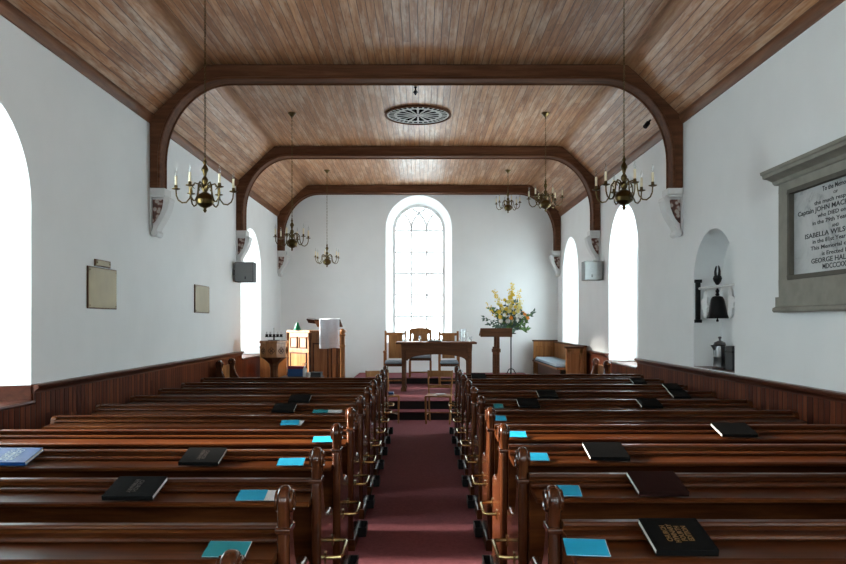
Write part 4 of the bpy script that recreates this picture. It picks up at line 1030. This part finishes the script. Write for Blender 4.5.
for (px, py) in ((484, 318), (488, 324), (493, 313), (497, 326), (503, 318), (528, 329), (533, 313), (523, 326), (525, 322), (519, 318), (490, 307), (515, 300), (505, 304), (500, 310), (527, 315), (512, 325), (507, 328), (516, 327), (498, 320), (521, 311)):
    spray('leaf_spray', rnd.choice((M_leafd, M_leafd, M_leaf)), sp(px, py), 16, .10, .024)
for (px, py) in ((511.5, 282), (512.5, 287), (509, 291), (495, 292), (497, 297), (518, 294), (519, 291), (487, 305), (513, 284), (493, 290), (522, 300), (489, 309)):
    spray('yellow_flower_spike', rnd.choice((M_yel, M_lime, M_yel)), sp(px, py), 26, .05, .014, .16)
def bloom(mat, px, py, r):
    c = P2(px, py, rnd.uniform(-.28, -.08)); mb = MB()
    for ring, (rr, nn, zz) in enumerate(((1, 9, .0), (.7, 7, .3), (.4, 5, .5))):
        for i in range(nn):
            a = 2 * PI * i / nn + ring * .4; out = Vector((math.cos(a), -.35 - zz, math.sin(a)))
            leaf(mb, c + Vector((0, -.02 * ring, 0)), out, r * rr, r * .34 * rr)
    mb.ball(c + Vector((0, -.01, 0)), r * .35, 8, 5)
    mb.build('flower', mat, t)
    stems.tube([base, (base + c) / 2 + Vector((0, 0, .03)), c + Vector((0, .02, 0))], .004, 4)
for mat, lst in ((M_org, [(510, 318), (522, 313), (526.5, 318), (523.5, 314.5)]), (M_yel, [(498, 312), (500, 306), (512, 303), (509, 298), (504, 300), (513, 313), (499, 317), (505, 309), (511, 295), (514, 307)]),
                 (M_lime, [(501, 309), (518, 305), (508, 311), (516, 311), (497, 304), (507, 302), (519, 308), (509, 307)]), (M_wht, [(507, 321), (517, 320), (503, 315), (516, 316), (512, 308), (520, 316), (500, 321)])):
    for px, py in lst: bloom(mat, px, py, rnd.uniform(.045, .07))
stems.build('stems', M_leaf, t)

# corner bench on the right
t = thing('corner_bench', 'oak panelled corner bench along the far right walls', 'bench', (2.9, 16.5, PZ))
zt1 = wz(341.5, 17.4); bxx = wx(534, 17.4)
MB().box((bxx, 17.46, PZ), (XR - .055, 17.53, zt1)).build('back_panel', M_oak, t, bevel=.004)
MB().box((bxx - .02, 17.43, zt1), (XR - .055, 17.57, zt1 + .035)).build('cap_rail', M_oakd, t, bevel=.004)
MB().box((XR - .13, 14.3, PZ), (XR - .07, 17.46, zt1 - .03)).build('back_panel', M_oak, t, bevel=.004)
MB().box((XR - .15, 14.24, zt1 - .03), (XR - .068, 17.43, zt1 + .005)).build('cap_rail', M_oakd, t, bevel=.004)
ex0, ex1 = wx(566.5, 14.2), XR - .135
ez = wz(348.5, 14.2)
MB().box((ex0, 14.24, PZ), (ex1, 14.30, ez)).build('end_panel', M_oak, t, bevel=.004)
MB().box((ex0 - .025, 14.2, ez), (ex1, 14.34, ez + .04)).build('end_cap', M_oakd, t, bevel=.005)
mb = MB()
for lo, hi in (((ex0 + .03, PZ + .3), (ex0 + .09, ez - .02)), ((ex1 - .09, PZ + .3), (ex1 - .02, ez - .02)), ((ex0 + .03, ez - .1), (ex1 - .02, ez - .02)), ((ex0 + .03, PZ + .2), (ex1 - .02, PZ + .3))):
    mb.box((lo[0], 14.225, lo[1]), (hi[0], 14.24, hi[1]))
mb.build('end_frame', M_oak, t, bevel=.004)
for k in range(2):
    mb = MB(); u0 = bxx + .06 + k * (XR - bxx - .12) / 2; u1 = u0 + (XR - bxx - .2) / 2 - .05
    for lo, hi in (((u0, zt1 - .13), (u1, zt1 - .1)), ((u0, zt1 - .5), (u1, zt1 - .47)), ((u0, zt1 - .5), (u0 + .03, zt1 - .1)), ((u1 - .03, zt1 - .5), (u1, zt1 - .1))): mb.box((lo[0], 17.448, lo[1]), (hi[0], 17.46, hi[1]))
    mb.build('panel_moulding', M_oak, t)
sz_ = .76
MB().box((2.62, 14.3, sz_ - .04), (XR - .13, 17.46, sz_)).box((bxx + .03, 16.98, sz_ - .04), (2.62, 17.46, sz_)).build('seat', M_oak, t)
MB().box((2.68, 14.3, PZ), (2.70, 17.01, sz_ - .04)).box((bxx + .03, 17.03, PZ), (2.68, 17.05, sz_ - .04)).build('seat_front', M_oakd, t)
t2 = thing('bench_cushion', 'long blue-grey seat cushion on the corner bench', 'cushion', (2.8, 17, sz_))
MB().prism([(bxx + .05, 16.97), (2.61, 16.97), (2.61, 14.34), (XR - .14, 14.34), (XR - .14, 17.435), (bxx + .05, 17.435)], sz_ + .001, sz_ + .07, 'z').build('pad', M_cush, t2, bevel=.02, seg=3)
MB().prism([(bxx + .046, 16.966), (2.606, 16.966), (2.606, 14.336), (XR - .138, 14.336), (XR - .138, 17.437), (bxx + .046, 17.437)], sz_ + .001, sz_ + .022, 'z').build('piping', M_cushd, t2)
# something small and dark on the far right sill
sx, sy = XR + .12, 15.62
t = thing('ornament', 'small dark ornament on the far right window sill', 'ornament', (sx, sy, SILL))
MB().lathe([(0, .012), (.05, .012), (.055, .03), (.03, .06), (.045, .12), (.05, .18), (.03, .23), (.02, .27), (0, .275)], (sx, sy, SILL), 14).build('body', M_iron, t)

# ------------------------------------------------------------------ camera, sky, colour
cam = bpy.data.cameras.new('camera'); co = bpy.data.objects.new('camera', cam); COL.objects.link(co)
co.location = (0, 0, EYE); co.rotation_euler = (PI / 2, 0, 0)
cam.sensor_fit = 'HORIZONTAL'; cam.sensor_width = 36; cam.lens = F * 36 / 846
cam.shift_x = (423 - CX) / 846; cam.shift_y = (CY - 282) / 846; cam.clip_start = .05
sc.camera = co
sun = bpy.data.lights.new('low_sun', 'SUN'); so = bpy.data.objects.new('low_sun', sun); COL.objects.link(so)
sun.energy = 15; sun.angle = math.radians(14); sun.color = (1, .93, .82)
so.location = (-8, 7, 6); so.rotation_euler = Vector((1, -.15, -.375)).to_track_quat('-Z', 'Y').to_euler()
wd = bpy.data.worlds.new('sky'); sc.world = wd; wd.use_nodes = True
bg = wd.node_tree.nodes['Background']; bg.inputs['Color'].default_value = (.835, .975, 1.0, 1); bg.inputs['Strength'].default_value = 6.0
sc.view_settings.view_transform = 'Standard'; sc.view_settings.look = 'None'; sc.view_settings.gamma = 1
sc.view_settings.use_curve_mapping = False; sc.view_settings.exposure = 2.64
sc.cycles.diffuse_bounces = 6; sc.cycles.glossy_bounces = 4; sc.cycles.transparent_max_bounces = 16
sc.cycles.sample_clamp_indirect = 8
